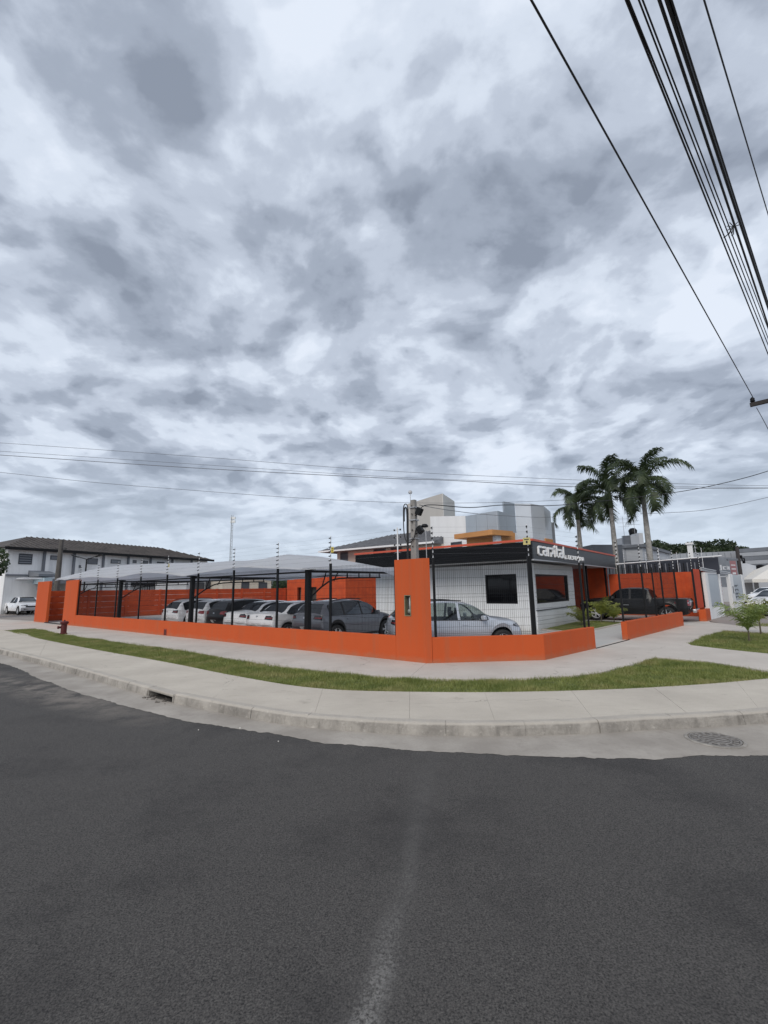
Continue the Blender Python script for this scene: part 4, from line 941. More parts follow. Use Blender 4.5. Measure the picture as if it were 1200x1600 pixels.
# ================================================================== CARPORT
cp = empty('carport', lot(0, 0), LROT, 'grey fabric shade carport on black cantilever columns over the cars', 'carport')
def interp(tab, x): return float(np.interp(x, [t[0] for t in tab], [t[1] for t in tab]))
RT = [(1.4, 2.28), (3.3, 2.52), (4.9, 2.82), (6.4, 3.05), (8.1, 3.24), (9.2, 3.12), (11.2, 3.14), (14, 3.20), (17, 3.32), (20, 3.42), (24, 3.55), (27, 3.5), (30, 3.2), (33.5, 2.95)]
ET = [(1.4, 2.27), (4.6, 2.42), (8, 2.52), (11.7, 2.44), (15.3, 2.60), (18.9, 2.55), (24, 2.62), (33.5, 2.78)]
nu, nv = 120, 18; mb = MB(); vs = []
for i in range(nu + 1):
    a_ = 1.4 + (33.5 - 1.4) * i / nu
    r = interp(RT, a_); e = interp(ET, a_)
    wd = 1.0
    if a_ < 4.6: wd = 0.25 + 0.75 * (a_ - 1.4) / 3.2
    if a_ > 28: wd = 1.0 - 0.6 * (a_ - 28) / 5.5
    bc = 2.35 if a_ > 4.6 else 1.9 + 0.45 * (a_ - 1.4) / 3.2
    scal = 0.10 * abs(math.sin(math.pi * (a_ - 4.6) / 7.2)); eb = e - 0.16 * wd
    for j in range(nv + 1):
        t = j / nv * 2 - 1
        b_ = bc + t * (2.45 * wd - scal)
        e2 = (e + scal * 1.2) if t < 0 else eb; zz = e2 + (r - e2) * (1 - abs(t) ** 1.35) + 0.008 * math.sin(a_ * 2.2 + t * 3)
        vs.append((-a_, b_, zz))
for i in range(nu):
    for j in range(nv): k = i * (nv + 1) + j; mb.add([], []); mb.f.append((k, k + 1, k + nv + 2, k + nv + 1)); mb.mi.append(0)
mb.v = vs; mem = mb.build('shade_membrane', MEMB, cp, smooth=True)
md = mem.modifiers.new('thick', 'SOLIDIFY'); md.thickness = 0.006
for ca in (4.6, 11.75, 18.9, 26.0):
    box('column', BLACK, cp, -ca - 0.08, -ca + 0.08, 0.24, 0.38, -0.05, 2.42)
    box('cap_plate', BLACK, cp, -ca - 0.2, -ca + 0.2, 0.15, 0.45, 2.422, 2.46)
    mb = MB(); mb.tube([(-ca, 0.3, 2.38), (-ca, 4.8, 2.40)], 0.045, 6); mb.build('arm', BLACK, cp)
    mb = MB(); mb.tube(smooth_line([(-ca, 0.40, 1.55), (-ca, 1.0, 1.95), (-ca, 1.7, 2.16), (-ca, 3.9, 2.22)], 5), 0.028, 6); mb.build('brace', BLACK, cp)
    for b_ in (0.9, 1.45, 2.1, 2.7, 3.3, 3.85):
        mb = MB(); z0 = interp([(0.4, 1.55), (1.0, 1.95), (1.7, 2.16), (3.9, 2.22)], b_); mb.tube([(-ca, b_, z0), (-ca, b_ + (0.2 if b_ < 1.5 else 0), 2.39)], 0.022, 5); mb.build('strut', BLACK, cp)
for ca in (4.6, 11.75, 18.9):
    mb = MB(); mb.tube([(-ca, 4.6, 2.40), (-ca - 7.15, 4.6, 2.40)], 0.035, 6); mb.build('tie_beam', BLACK, cp)
    mb = MB(); mb.tube([(-ca, 0.3, 2.36), (-ca - 7.1, 0.3, 2.36)], 0.03, 6); mb.build('tie_beam', BLACK, cp)

# ================================================================== CARS
def catmull(tab, x):
    n = len(tab)
    if x <= tab[0][0]: return tab[0][1]
    if x >= tab[-1][0]: return tab[-1][1]
    for i in range(n - 1):
        if tab[i][0] <= x <= tab[i + 1][0]: break
    x0, y0 = tab[i]; x1, y1 = tab[i + 1]; h = x1 - x0
    def sl(j):
        if j <= 0 or j >= n - 1: return 0 if False else (tab[min(j + 1, n - 1)][1] - tab[max(j - 1, 0)][1]) / (tab[min(j + 1, n - 1)][0] - tab[max(j - 1, 0)][0])
        a = (tab[j][1] - tab[j - 1][1]) / (tab[j][0] - tab[j - 1][0]); b = (tab[j + 1][1] - tab[j][1]) / (tab[j + 1][0] - tab[j][0])
        return 0 if a * b <= 0 else 2 * a * b / (a + b)
    t = (x - x0) / h; m0, m1 = sl(i) * h, sl(i + 1) * h
    return (2 * t ** 3 - 3 * t ** 2 + 1) * y0 + (t ** 3 - 2 * t ** 2 + t) * m0 + (-2 * t ** 3 + 3 * t ** 2) * y1 + (t ** 3 - t ** 2) * m1
SEDAN = dict(L=4.42, W=1.76, T=[(0, .62), (.03, .80), (.08, .98), (.20, 1.04), (.62, 1.08), (1.25, 1.36), (1.7, 1.45), (2.15, 1.47), (2.65, 1.40), (3.42, 1.02), (3.9, .92), (4.2, .80), (4.36, .66), (4.42, .5)],
    belt=[(0, .97), (1, .99), (3.3, .92), (4.42, .6)], hubs=(.88, 3.50), R=.315, arch=.39, rear=(.68, 1.42), front=(2.55, 3.38), sg=(.85, 3.22), pill=(1.42, 2.28), zs=.20, clad=0.05, kind='sedan', lampz=(.80, .97))
SUV = dict(L=4.20, W=1.77, T=[(0, .62), (.02, .85), (.06, 1.02), (.30, 1.26), (.52, 1.42), (.9, 1.50), (1.6, 1.54), (2.2, 1.51), (2.55, 1.42), (3.18, 1.06), (3.7, .98), (4.0, .88), (4.15, .70), (4.20, .5)],
    belt=[(0, 1.02), (1, 1.0), (3.2, .95), (4.2, .65)], hubs=(.80, 3.40), R=.335, arch=.42, rear=(.12, .50), front=(2.42, 3.12), sg=(.46, 2.98), pill=(1.18, 2.05), zs=.22, clad=0.09, kind='suv', lampz=(.86, 1.02))
PICK = dict(L=5.35, W=1.95, T=[(0, .80), (.02, 1.06), (.05, 1.16), (.12, 1.19), (1.55, 1.20), (1.62, 1.22), (1.80, 1.60), (2.0, 1.72), (2.6, 1.75), (3.1, 1.70), (3.85, 1.24), (4.6, 1.18), (5.1, 1.08), (5.3, .9), (5.35, .7)],
    belt=[(0, 1.14), (1.6, 1.16), (3.8, 1.16), (5.35, .8)], hubs=(1.05, 4.35), R=.38, arch=.48, rear=(1.62, 1.82), front=(3.0, 3.78), sg=(1.80, 3.62), pill=(2.62, 2.70), zs=.36, clad=0.06, kind='pickup', lampz=(.82, 1.10))
def make_car(spec, paint, name, label, cat, loc, rz, group=None, glass=None, cladc=None, rails=False, plate=True):
    glass = glass or G_CAR; L, Wd = spec['L'], spec['W']
    root = empty(name, loc, rz, label, cat, group); root.scale = (0.97, 0.98, 0.95)
    xs = set(); N = 56
    for i in range(N + 1): xs.add(round(L * i / N, 4))
    for q in spec['T']: xs.add(q[0])
    for k in ('rear', 'front', 'sg', 'pill'): xs |= set(spec[k])
    for h in spec['hubs']:
        for i in range(15): xs.add(round(h - spec['arch'] * math.cos(math.pi * i / 14), 4))
    xs = sorted(x for x in xs if 0 <= x <= L)
    xs = [x for i, x in enumerate(xs) if i == 0 or x - xs[i - 1] > 0.006 or x in spec['rear'] + spec['front'] + spec['sg'] + spec['pill']]
    def hw(x):
        u = (x - L / 2) / (L / 2); return Wd / 2 * (1 - 0.05 * abs(u) ** 3)
    def row(x):
        T = catmull(spec['T'], x); b = min(catmull(spec['belt'], x), T - 0.02); w = hw(x); zl = spec['zs']
        if x < 0.25: zl += (0.25 - x) * 0.35
        if x > L - 0.3: zl += (x - L + 0.3) * 0.2
        arch = False
        for h in spec['hubs']:
            if abs(x - h) < spec['arch']: zl = max(zl, spec['R'] + math.sqrt(max(0, spec['arch'] ** 2 - (x - h) ** 2))); arch = True
        gh = max(0.0, T - b)
        ins = min(1, gh / 0.30)
        yr = (w * 0.93 - 0.36 * gh) * ins + w * 0.90 * (1 - ins)
        ze = b + (T - 0.055 - b) * ins if gh > 0.05 else b + gh * 0.4
        z2 = min(max(0.60, zl + 0.10), b - 0.06); z3 = min(max(0.80, zl + .14), b - 0.03)
        r = [(w * 0.965, zl), (w * 0.985, min(zl + spec['clad'], z2 - 0.01)), (w, z2), (w * 0.985, z3), (w * 0.955, b), (yr, ze), (yr - 0.09 * ins - 0.06, min(T, ze + 0.042 * ins + gh * .3 * (1 - ins)) if gh > .05 else b + gh * .7), (yr * 0.55, T - 0.008), (0, T)]
        if x < 0.001 or x > L - 0.001:
            pass
        out = []
        for y, z in r:
            z = min(z, T); dx = 0
            f0 = max(0, 1 - x / 0.7); f1 = max(0, 1 - (L - x) / 0.8)
            dx = 0.17 * (y / w) ** 4 * f0 ** 1.5 - 0.26 * (y / w) ** 3 * f1 ** 1.5
            out.append((x + dx, y, z))
        return out
    rows = [row(x) for x in xs]; nr_ = 9
    V = []; 
    for s_ in (1, -1):
        for r in rows: V += [(p[0], p[1] * s_, p[2]) for p in r]
    off = len(rows) * nr_
    groups = {'body': [], 'windscreen': [], 'rear_window': [], 'side_window': [], 'side_window2': [], 'cladding': []}
    for i in range(len(xs) - 1):
        xm = (xs[i] + xs[i + 1]) / 2
        T = catmull(spec['T'], xm); b = catmull(spec['belt'], xm)
        for j in range(nr_ - 1):
            key = 'body'
            if j == 0: key = 'cladding'
            if j == 4 and spec['sg'][0] < xm < spec['sg'][1] and T - b > 0.13:
                if not (spec['pill'][0] - 0.03 < xm < spec['pill'][0] + 0.03 or spec['pill'][1] - 0.035 < xm < spec['pill'][1] + 0.035): key = 'side_window'
                else: key = 'cladding'
            if j >= 6 and spec['rear'][0] < xm < spec['rear'][1]: key = 'rear_window'
            if j >= 6 and spec['front'][0] < xm < spec['front'][1]: key = 'windscreen'
            for s_ in (0, 1):
                a = i * nr_ + j + s_ * off; f = (a, a + 1, a + nr_ + 1, a + nr_)
                groups[key].append(f if s_ else f[::-1])
    for i in (0, len(xs) - 1):
        base = i * nr_; f = [base + j for j in range(nr_)] + [base + j + off for j in range(nr_ - 2, -1, -1)]
        groups['body'].append(tuple(f if i == 0 else f[::-1]))
    objs = {}
    sides = {}
    for f in groups.pop('side_window'):
        c = [sum(V[i][q] for i in f) / len(f) for q in (0, 1)]; kk = 'side_window %d %d' % (c[1] > 0, (c[0] > spec['pill'][0]) + (c[0] > spec['pill'][1])); sides.setdefault(kk, []).append(f)
    groups.pop('side_window2'); groups.update(sides)
    for k, M in [('body', paint), ('windscreen', glass), ('rear_window', glass), ('cladding', cladc or paint)] + [(q, glass) for q in sides]:
        if not groups[k]: continue
        used = sorted({i for f in groups[k] for i in f}); mp = {u: q for q, u in enumerate(used)}
        mb = MB(); mb.add([V[u] for u in used], [tuple(mp[i] for i in f) for f in groups[k]])
        o = mb.build(k.split()[0], M, root, smooth=True)
        bm = bmesh.new(); bm.from_mesh(o.data); bmesh.ops.remove_doubles(bm, verts=bm.verts[:], dist=0.0005)
        if k == 'body': bmesh.ops.recalc_face_normals(bm, faces=bm.faces[:])
        bm.to_mesh(o.data); bm.free(); o.data.polygons.foreach_set('use_smooth', [True] * len(o.data.polygons))
        if k == 'body':
            md = o.modifiers.new('edge', 'EDGE_SPLIT'); md.split_angle = math.radians(38)
        objs[k] = o
    allf = [f for k in groups for f in groups[k]]
    bvh = BVHTree.FromPolygons([Vector(v) for v in V], [list(f) for f in allf])
    def patch(nm, M, quad, ax, nx=6, ny=3, off_=0.006, parent=None):
        # quad: four (u, z) corners; ax: '+x' from behind, '-x' from the front, '+y'/'-y' from the sides
        vs = []; ok = True
        for iy in range(ny + 1):
            for ix in range(nx + 1):
                s, t = ix / nx, iy / ny
                u = (quad[0][0] * (1 - s) + quad[1][0] * s) * (1 - t) + (quad[3][0] * (1 - s) + quad[2][0] * s) * t
                z = (quad[0][1] * (1 - s) + quad[1][1] * s) * (1 - t) + (quad[3][1] * (1 - s) + quad[2][1] * s) * t
                if ax == '+x': o_, d_ = Vector((-2, u, z)), Vector((1, 0, 0))
                elif ax == '-x': o_, d_ = Vector((L + 2, u, z)), Vector((-1, 0, 0))
                elif ax == '+y': o_, d_ = Vector((u, -3, z)), Vector((0, 1, 0))
                else: o_, d_ = Vector((u, 3, z)), Vector((0, -1, 0))
                h = bvh.ray_cast(o_, d_)
                if h[0] is None: return None
                vs.append(h[0] - d_ * off_)
        n1 = len(vs); vs2 = [v + d_ * (off_ * 2.5) for v in vs]; fs = []
        for iy in range(ny):
            for ix in range(nx):
                a = iy * (nx + 1) + ix; fs.append((a, a + 1, a + nx + 2, a + nx + 1)); fs.append((n1 + a, n1 + a + nx + 1, n1 + a + nx + 2, n1 + a + 1))
        ring = [ix for ix in range(nx)] + [nx + iy * (nx + 1) for iy in range(ny)] + [ny * (nx + 1) + ix for ix in range(nx, 0, -1)] + [iy * (nx + 1) for iy in range(ny, 0, -1)]
        for q in range(len(ring)): a, b_ = ring[q], ring[(q + 1) % len(ring)]; fs.append((a, n1 + a, n1 + b_, b_))
        mb = MB(); mb.add(vs + vs2, fs); o = mb.build(nm, M, parent or root)
        bm = bmesh.new(); bm.from_mesh(o.data); bmesh.ops.recalc_face_normals(bm, faces=bm.faces[:]); bm.to_mesh(o.data); bm.free(); return o
    kd = spec['kind']; w = Wd / 2; z0, z1 = spec['lampz']
    tl = REDL if kd != 'suv' or rails is not True else REDL
    for s_ in (-1, 1):
        # tail lamps wrap round the corner
        tail = empty('taillight', (0, 0, 0)); tail.parent = root
        if kd == 'pickup':
            patch('lens', REDL, ((s_ * .80, z0), (s_ * .93, z0), (s_ * .93, z1), (s_ * .80, z1)), '+x', 3, 3, parent=tail)
            patch('lens', REDL, ((.04, z0), (.16, z0), (.16, z1), (.04, z1)), '-y' if s_ > 0 else '+y', 3, 3, parent=tail)
            patch('reverse_lens', LAMPC, ((s_ * .80, z0 + .11), (s_ * .93, z0 + .11), (s_ * .93, z0 + .16), (s_ * .80, z0 + .16)), '+x', 3, 1, 0.010, parent=tail)
        else:
            LM = LAMPD if kd == 'sedan' or name == 'parked_suv' else REDL
            patch('lens', LM, ((s_ * .46, z0 + .03), (s_ * .80, z0), (s_ * .80, z1), (s_ * .50, z1 - .01)), '+x', 6, 3, parent=tail)
            patch('lens', LM, ((.03, z0), (.40, z0 + .06), (.42, z1 - .03), (.03, z1)), '-y' if s_ > 0 else '+y', 6, 3, parent=tail)
            patch('lens_inner', REDL, ((s_ * .52, z0 + .06), (s_ * .78, z0 + .05), (s_ * .78, z0 + .09), (s_ * .52, z0 + .09)), '+x', 5, 1, 0.010, parent=tail)
        head = empty('headlight', (0, 0, 0)); head.parent = root
        hz_ = .72 if kd == 'suv' else (.68 if kd == 'sedan' else .86)
        patch('lens', LAMPD, ((s_ * .42, hz_), (s_ * .76, hz_ + .03), (s_ * .76, hz_ + .12), (s_ * .46, hz_ + .07)), '-x', 6, 3, parent=head)
        patch('lens', LAMPD, ((L - .46, hz_ + .05), (L - .14, hz_ - .02), (L - .16, hz_ + .10), (L - .46, hz_ + .10)), '-y' if s_ > 0 else '+y', 6, 3, parent=head)
        patch('reflector', LAMPC, ((L - .36, hz_ + .05), (L - .20, hz_ + .0), (L - .22, hz_ + .07), (L - .36, hz_ + .085)), '-y' if s_ > 0 else '+y', 4, 2, 0.010, parent=head)
        patch('fog_light', PLAST, ((L - .30, .34), (L - .10, .34), (L - .12, .56), (L - .26, .56)), '-y' if s_ > 0 else '+y', 3, 3)
        ax = '-y' if s_ > 0 else '+y'
        # door seams and handles
        for xd in (spec['pill'][0], spec['pill'][1], spec['front'][1] - 0.12):
            if kd == 'sedan' or kd == 'suv' or xd > 2:
                patch('door_seam', RUBBER, ((xd - .004, spec['zs'] + .14), (xd + .004, spec['zs'] + .14), (xd + .004, .93), (xd - .004, .93)), ax, 1, 6, 0.0015)
        for xd in (spec['pill'][0] + .10, spec['pill'][1] + .10):
            patch('door_handle', paint if kd != 'pickup' else CHROME, ((xd, .83), (xd + .17, .83), (xd + .17, .865), (xd, .865)), ax, 3, 1, 0.022)
        patch('belt_moulding', PLAST, ((spec['sg'][0] + .1, catmull(spec['belt'], spec['sg'][0] + .1) - .015), (spec['sg'][1] - .05, catmull(spec['belt'], spec['sg'][1]) - .015), (spec['sg'][1] - .05, catmull(spec['belt'], spec['sg'][1]) + .008), (spec['sg'][0] + .1, catmull(spec['belt'], spec['sg'][0] + .1) + .008)), ax, 8, 1, 0.006)
        # mirror
        mx_ = spec['front'][1] - .33; mz = catmull(spec['belt'], mx_) + .07
        mb = MB(); mb.box((mx_, s_ * (w + .06), mz), (.12, .20, .13), s_ * -0.2, 0.8); mb.build('wing_mirror', paint if kd != 'pickup' else PLAST, root, smooth=False, bevel=0.025)
        if rails:
            pts = [(x, s_ * (hw(x) * .93 - .36 * (catmull(spec['T'], x) - .98) + .0), catmull(spec['T'], x) + .025) for x in (.62, .9, 1.3, 1.8, 2.2)]
            mb = MB(); mb.tube(pts, .018, 6); mb.build('roof_rail', PLAST if paint != P_SILVER else BLACK, root, smooth=True)
    # rear and front details
    if plate:
        pz = (.50 if kd == 'sedan' and True else .62) if kd != 'pickup' else .62
        if kd == 'suv': pz = .50
        patch('licence_plate', PLATEW, ((-.20, pz), (.20, pz), (.20, pz + .13), (-.20, pz + .13)), '+x', 2, 1, 0.012)
    if kd in ('suv', 'sedan'):
        patch('bumper_insert', PLAST, ((-.62, .34), (.62, .34), (.50, .48), (-.50, .48)), '+x', 6, 2, 0.006)
        patch('emblem', CHROME, ((-.05, .90), (.05, .90), (.05, .96), (-.05, .96)), '+x', 1, 1, 0.010)
        patch('tailgate_seam', RUBBER, ((-.74, .66), (.74, .66), (.74, .668), (-.74, .668)), '+x', 6, 1, 0.002)
        patch('grille', PLAST, ((-.55, .50), (.55, .50), (.62, .66), (-.62, .66)), '-x', 8, 2, 0.006)
        patch('lower_grille', PLAST, ((-.60, .28), (.60, .28), (.56, .42), (-.56, .42)), '-x', 8, 2, 0.006)
    else:
        mb = MB(); mb.box((-0.09, 0, .56), (.16, 1.7, .16)); mb.build('bumper', CHROME, root, bevel=0.03)
        patch('tailgate_seam', RUBBER, ((-.78, .80), (.78, .80), (.78, .81), (-.78, .81)), '+x', 6, 1, 0.002)
        patch('tailgate_trim', CHROME, ((-.70, .98), (.70, .98), (.70, 1.06), (-.70, 1.06)), '+x', 6, 1, 0.006)
        patch('grille', PLAST, ((-.6, .72), (.6, .72), (.6, 1.0), (-.6, 1.0)), '-x', 8, 2, 0.006)
    # underside and cabin
    mb = MB(); mb.box((L / 2, 0, spec['zs'] + .18), (L - .5, Wd - .55, .34)); mb.build('underbody', RUBBER, root)
    fx = spec['front'][0] - .25
    for s_ in (-1, 1):
        mb = MB(); mb.box((fx, s_ * .38, .95), (.14, .42, .50), 0, .8, Matrix.Rotation(-.2, 3, 'Y')); mb.box((fx - .06, s_ * .38, 1.24), (.09, .22, .16)); mb.build('seat', SEAT, root, bevel=0.02)
    mb = MB(); mb.box((fx - .95, 0, .95), (.14, 1.2, .45), 0, .9, Matrix.Rotation(-.25, 3, 'Y')); mb.build('rear_seat', SEAT, root)
    mb = MB(); mb.box((spec['front'][1] - .25, 0, .88), (.4, 1.3, .12)); mb.build('dashboard', SEAT, root)
    # wheels
    R = spec['R']
    for h in spec['hubs']:
        for s_ in (-1, 1):
            wh = MB(); wh.lathe([(R * .66, -.09), (R * .93, -.095), (R, -.06), (R, .06), (R * .93, .095), (R * .66, .09)], 26, (0, 0, 0), 'Y')
            wo_ = wh.build('wheel', RUBBER, root, smooth=True); wo_.location = (h, s_ * (w - .115), R)
            rm = MB(); rm.lathe([(R * .67, .085), (R * .63, .07), (R * .60, .03), (0.0, .03)], 26, (0, 0, 0), 'Y')
            for k in range(5):
                a_ = k * 2 * math.pi / 5; 
                for da in (-.16, .16):
                    ca_, sa_ = math.cos(a_ + da), math.sin(a_ + da)
                    rm.tube([(R * .12 * ca_, .07, R * .12 * sa_), (R * .64 * ca_, .075, R * .64 * sa_)], .018, 5)
            rm.lathe([(R * .16, .05), (R * .14, .085), (0, .09)], 12, (0, 0, 0), 'Y')
            ro = rm.build('rim', [ALLOY], wo_, smooth=False)
            if s_ < 0: ro.rotation_euler = (0, 0, math.pi)
            dk = MB(); dk.lathe([(R * .60, .035), (0, .035)], 20, (0, 0, 0), 'Y'); d_o = dk.build('brake_disc', BLACK, wo_)
            if s_ < 0: d_o.rotation_euler = (0, 0, math.pi)
    return root
BANG = math.atan2(B.y, B.x)
grp = 'cars parked in a row under the shade carport'
def park(spec, paint, name, label, a, b, da=0, **k):
    p = lot(a, b, -0.012); return make_car(spec, paint, name, label, 'car', (p.x, p.y, p.z), BANG + math.radians(da), grp, **k)
park(SUV, P_GREY, 'parked_suv', 'dark grey SUV nearest the corner pillar in the carport row', 5.55, 0.95, -2, cladc=PLAST, rails=True, glass=G_CAR)
park(SEDAN, P_WHITE, 'parked_sedan', 'white sedan next to the grey SUV in the carport row', 7.95, 0.75)
park(SEDAN, P_WHITE, 'parked_sedan', 'white sedan between another white sedan and the black hatchback', 10.15, 1.15)
park(SUV, P_BLACK, 'parked_hatchback', 'black hatchback squeezed between a white hatchback and the white sedans', 12.1, 1.5, glass=G_DARK)
park(SUV, P_WHITE, 'parked_hatchback', 'white hatchback with red tail lamps left of the black hatchback', 13.9, 1.5, glass=G_CAR)
park(SUV, P_WHITE, 'parked_suv', 'white SUV with dark tail lamps second from the far end of the row', 15.9, 1.3, cladc=PLAST, glass=G_CAR)
park(SUV, P_BLACK, 'parked_suv', 'black SUV at the far left end of the parked row', 17.6, 2.2, rails=True, glass=G_DARK)
make_car(SUV, P_SILVER, 'parked_suv', 'silver SUV parked right of the pillar before the white office', 'car', (0.04, 13.7, -0.05), math.radians(7), None, rails=True, glass=G_CARL).scale = (.95, .98, .95)
pk = lot(-4.0, 17.3, -0.012)
make_car(PICK, P_BLACK, 'pickup_truck', 'large black pickup truck parked along the orange back wall', 'pickup', pk, math.atan2(A.y, A.x), None, glass=G_DARK)
make_car(SUV, P_WHITE, 'parked_suv', 'white SUV nearest the young palms at the right edge', 'car', (24.1, 26.5, -0.02), math.radians(-162), 'white cars in the right hand yard', cladc=PLAST, glass=G_CAR)
make_car(SUV, P_WHITE, 'parked_suv', 'white car farther back by the white tent at right', 'car', (33.0, 37.5, -0.02), math.radians(-165), 'white cars in the right hand yard', glass=G_CAR)
make_car(PICK, P_WHITE, 'pickup_truck', 'white pickup facing the street before the warehouse at far left', 'pickup', (-37.0, 45.8, -0.02), math.radians(-36), None, glass=G_DARK)

# ================================================================== PALMS AND PLANTS
def frond_mesh(L, droop, nleaf, ll, lift, stiff=1.0, wleaf=0.03, twist=0.0, name='frond'):
    # rachis in the x-z plane starting upwards at angle lift
    pts = []; p = Vector((0, 0, 0)); ang = lift; n = 16
    for i in range(n + 1):
        pts.append(p.copy()); ang -= droop / n * (0.5 + 1.1 * i / n); p = p + Vector((math.cos(ang), 0, math.sin(ang))) * (L / n)
    mb = MB(); mb.tube(pts[::2], [0.035 * (1 - 0.9 * i / (len(pts[::2]) - 1)) * L / 3 for i in range(len(pts[::2]))], 4)
    for k in range(nleaf):
        t = 0.10 + 0.90 * k / nleaf; f = t * n; i = min(int(f), n - 1); q = pts[i].lerp(pts[i + 1], f - i); tg = (pts[i + 1] - pts[i]).normalized()
        up = Vector((-tg.z, 0, tg.x)); l = ll * (0.35 + 0.65 * math.sin(math.pi * min(1, t * 0.9 + 0.08)) ** 0.7) * random.uniform(0.8, 1.1)
        for s_ in (-1, 1):
            sp = random.uniform(0.35, 0.75); d = (tg * sp + Vector((0, s_, 0)) * 0.85 + up * random.uniform(-0.15, 0.45) * stiff).normalized()
            e1 = q + d * l * 0.5; e2 = q + d * l + Vector((0, 0, -1)) * l * random.uniform(0.25, 0.65) / stiff
            wv = tg * wleaf * random.uniform(.8, 1.2)
            mb.add([q - wv * .5, q + wv * .5, e1 + wv * .6, e1 - wv * .6, e2], ((0, 1, 2, 3), (3, 2, 4)))
    return mb.build(name, PALML)
def royal_palm(base, top_z, label, fl, n=15, seed=1):
    random.seed(seed); root = empty('palm_tree', base, 0, label, 'palm tree', 'tall royal palms behind the back wall')
    mb = MB(); hts = [0, .1, .3, .5, .7, .85, .97]; mb.tube([(0, 0, h * top_z) for h in hts], [.26, .19, .165, .175, .16, .135, .13], 12); mb.build('trunk', TRUNK, root, smooth=True)
    cs = MB(); cs.tube([(0, 0, top_z * .96), (0, 0, top_z * .96 + 0.6), (0, 0, top_z + .95)], [.17, .15, .06], 10); cs.build('crownshaft', mat('green crownshaft', (0.10, 0.14, 0.06), 0.5, 0.2, 4), root, smooth=True)
    pro = [frond_mesh(fl * q_, dr_, 84, fl * .25, lf_, wleaf=.052, stiff=.85) for dr_, lf_, q_ in ((1.3, 1.35, .95), (1.9, 1.05, 1.1), (2.4, .85, 1.1), (2.5, .5, 1.05), (2.3, 0.05, .95))]
    for k in range(n):
        t = k / (n - 1); src = pro[min(4, int(t * 5))]; o = bpy.data.objects.new('frond', src.data); COL.objects.link(o); o.parent = root
        o.location = (0, 0, top_z + .9 - .35 * t); o.rotation_euler = (random.uniform(-.25, .25), random.uniform(-.15, .15), k * 2.399 + random.uniform(-.3, .3)); s_ = random.uniform(.9, 1.15); o.scale = (s_, s_, s_)
    for o in pro: bpy.data.objects.remove(o)
    return root
def palm_at(px, ytop, Y, label, fl, seed, n=15):
    g = atY(px, ytop, Y); royal_palm((g.x, g.y, 0), g.z - .8, label, fl, n, seed)
palm_at(1002, 752, 29.0, 'tallest palm, rightmost of the three behind the wall', 2.75, 3, 16)
palm_at(952, 770, 31.0, 'middle palm of the three behind the sign band', 3.0, 8, 15)
palm_at(901, 790, 33.5, 'shortest palm, leftmost of the three beside the grey cylinder building', 2.5, 21, 13)
def small_palm(px, py, h, label, M, group, n=9, fl=.9, stem=.35, seed=1):
    random.seed(seed); g = gz(px, py) if isinstance(px, (int, float)) else px
    root = empty('young_palm', (g.x, g.y, 0), 0, label, 'plant', group)
    mb = MB(); mb.tube([(0, 0, -.02), (0.01, 0, stem)], [.030, .020], 7); mb.build('stem', STEM, root)
    for k in range(n):
        src = frond_mesh(fl * random.uniform(.75, 1.1), random.uniform(.7, 1.5), 18, fl * .36, random.uniform(1.0, 1.5), stiff=1.1, wleaf=.026); src.parent = root; src.data.materials.clear(); src.data.materials.append(M)
        src.location = (0, 0, stem); src.rotation_euler = (0, 0, k * 2.399)
small_palm(1171, 1001, 1, 'young palm on the right lawn, the nearer of two', YPALM, 'young palms on the right lawn', 9, 1.15, .30, 5)
small_palm(1189, 990, 1, 'yellowish young palm on the right lawn behind its twin', ARECA, 'young palms on the right lawn', 8, 1.1, .4, 6)
small_palm(909, 978, 1, 'yellow leaved areca beside the office wall corner', ARECA, 'arecas in the lot garden', 10, .95, .15, 7)
small_palm(940, 973, 1, 'areca palm in the middle of the small lot lawn', ARECA, 'arecas in the lot garden', 9, 1.0, .35, 8)
small_palm(lot(-1.0, 14.6), 0, 1, 'areca palm nearest the black pickup wheel', ARECA, 'arecas in the lot garden', 9, .9, .2, 9)

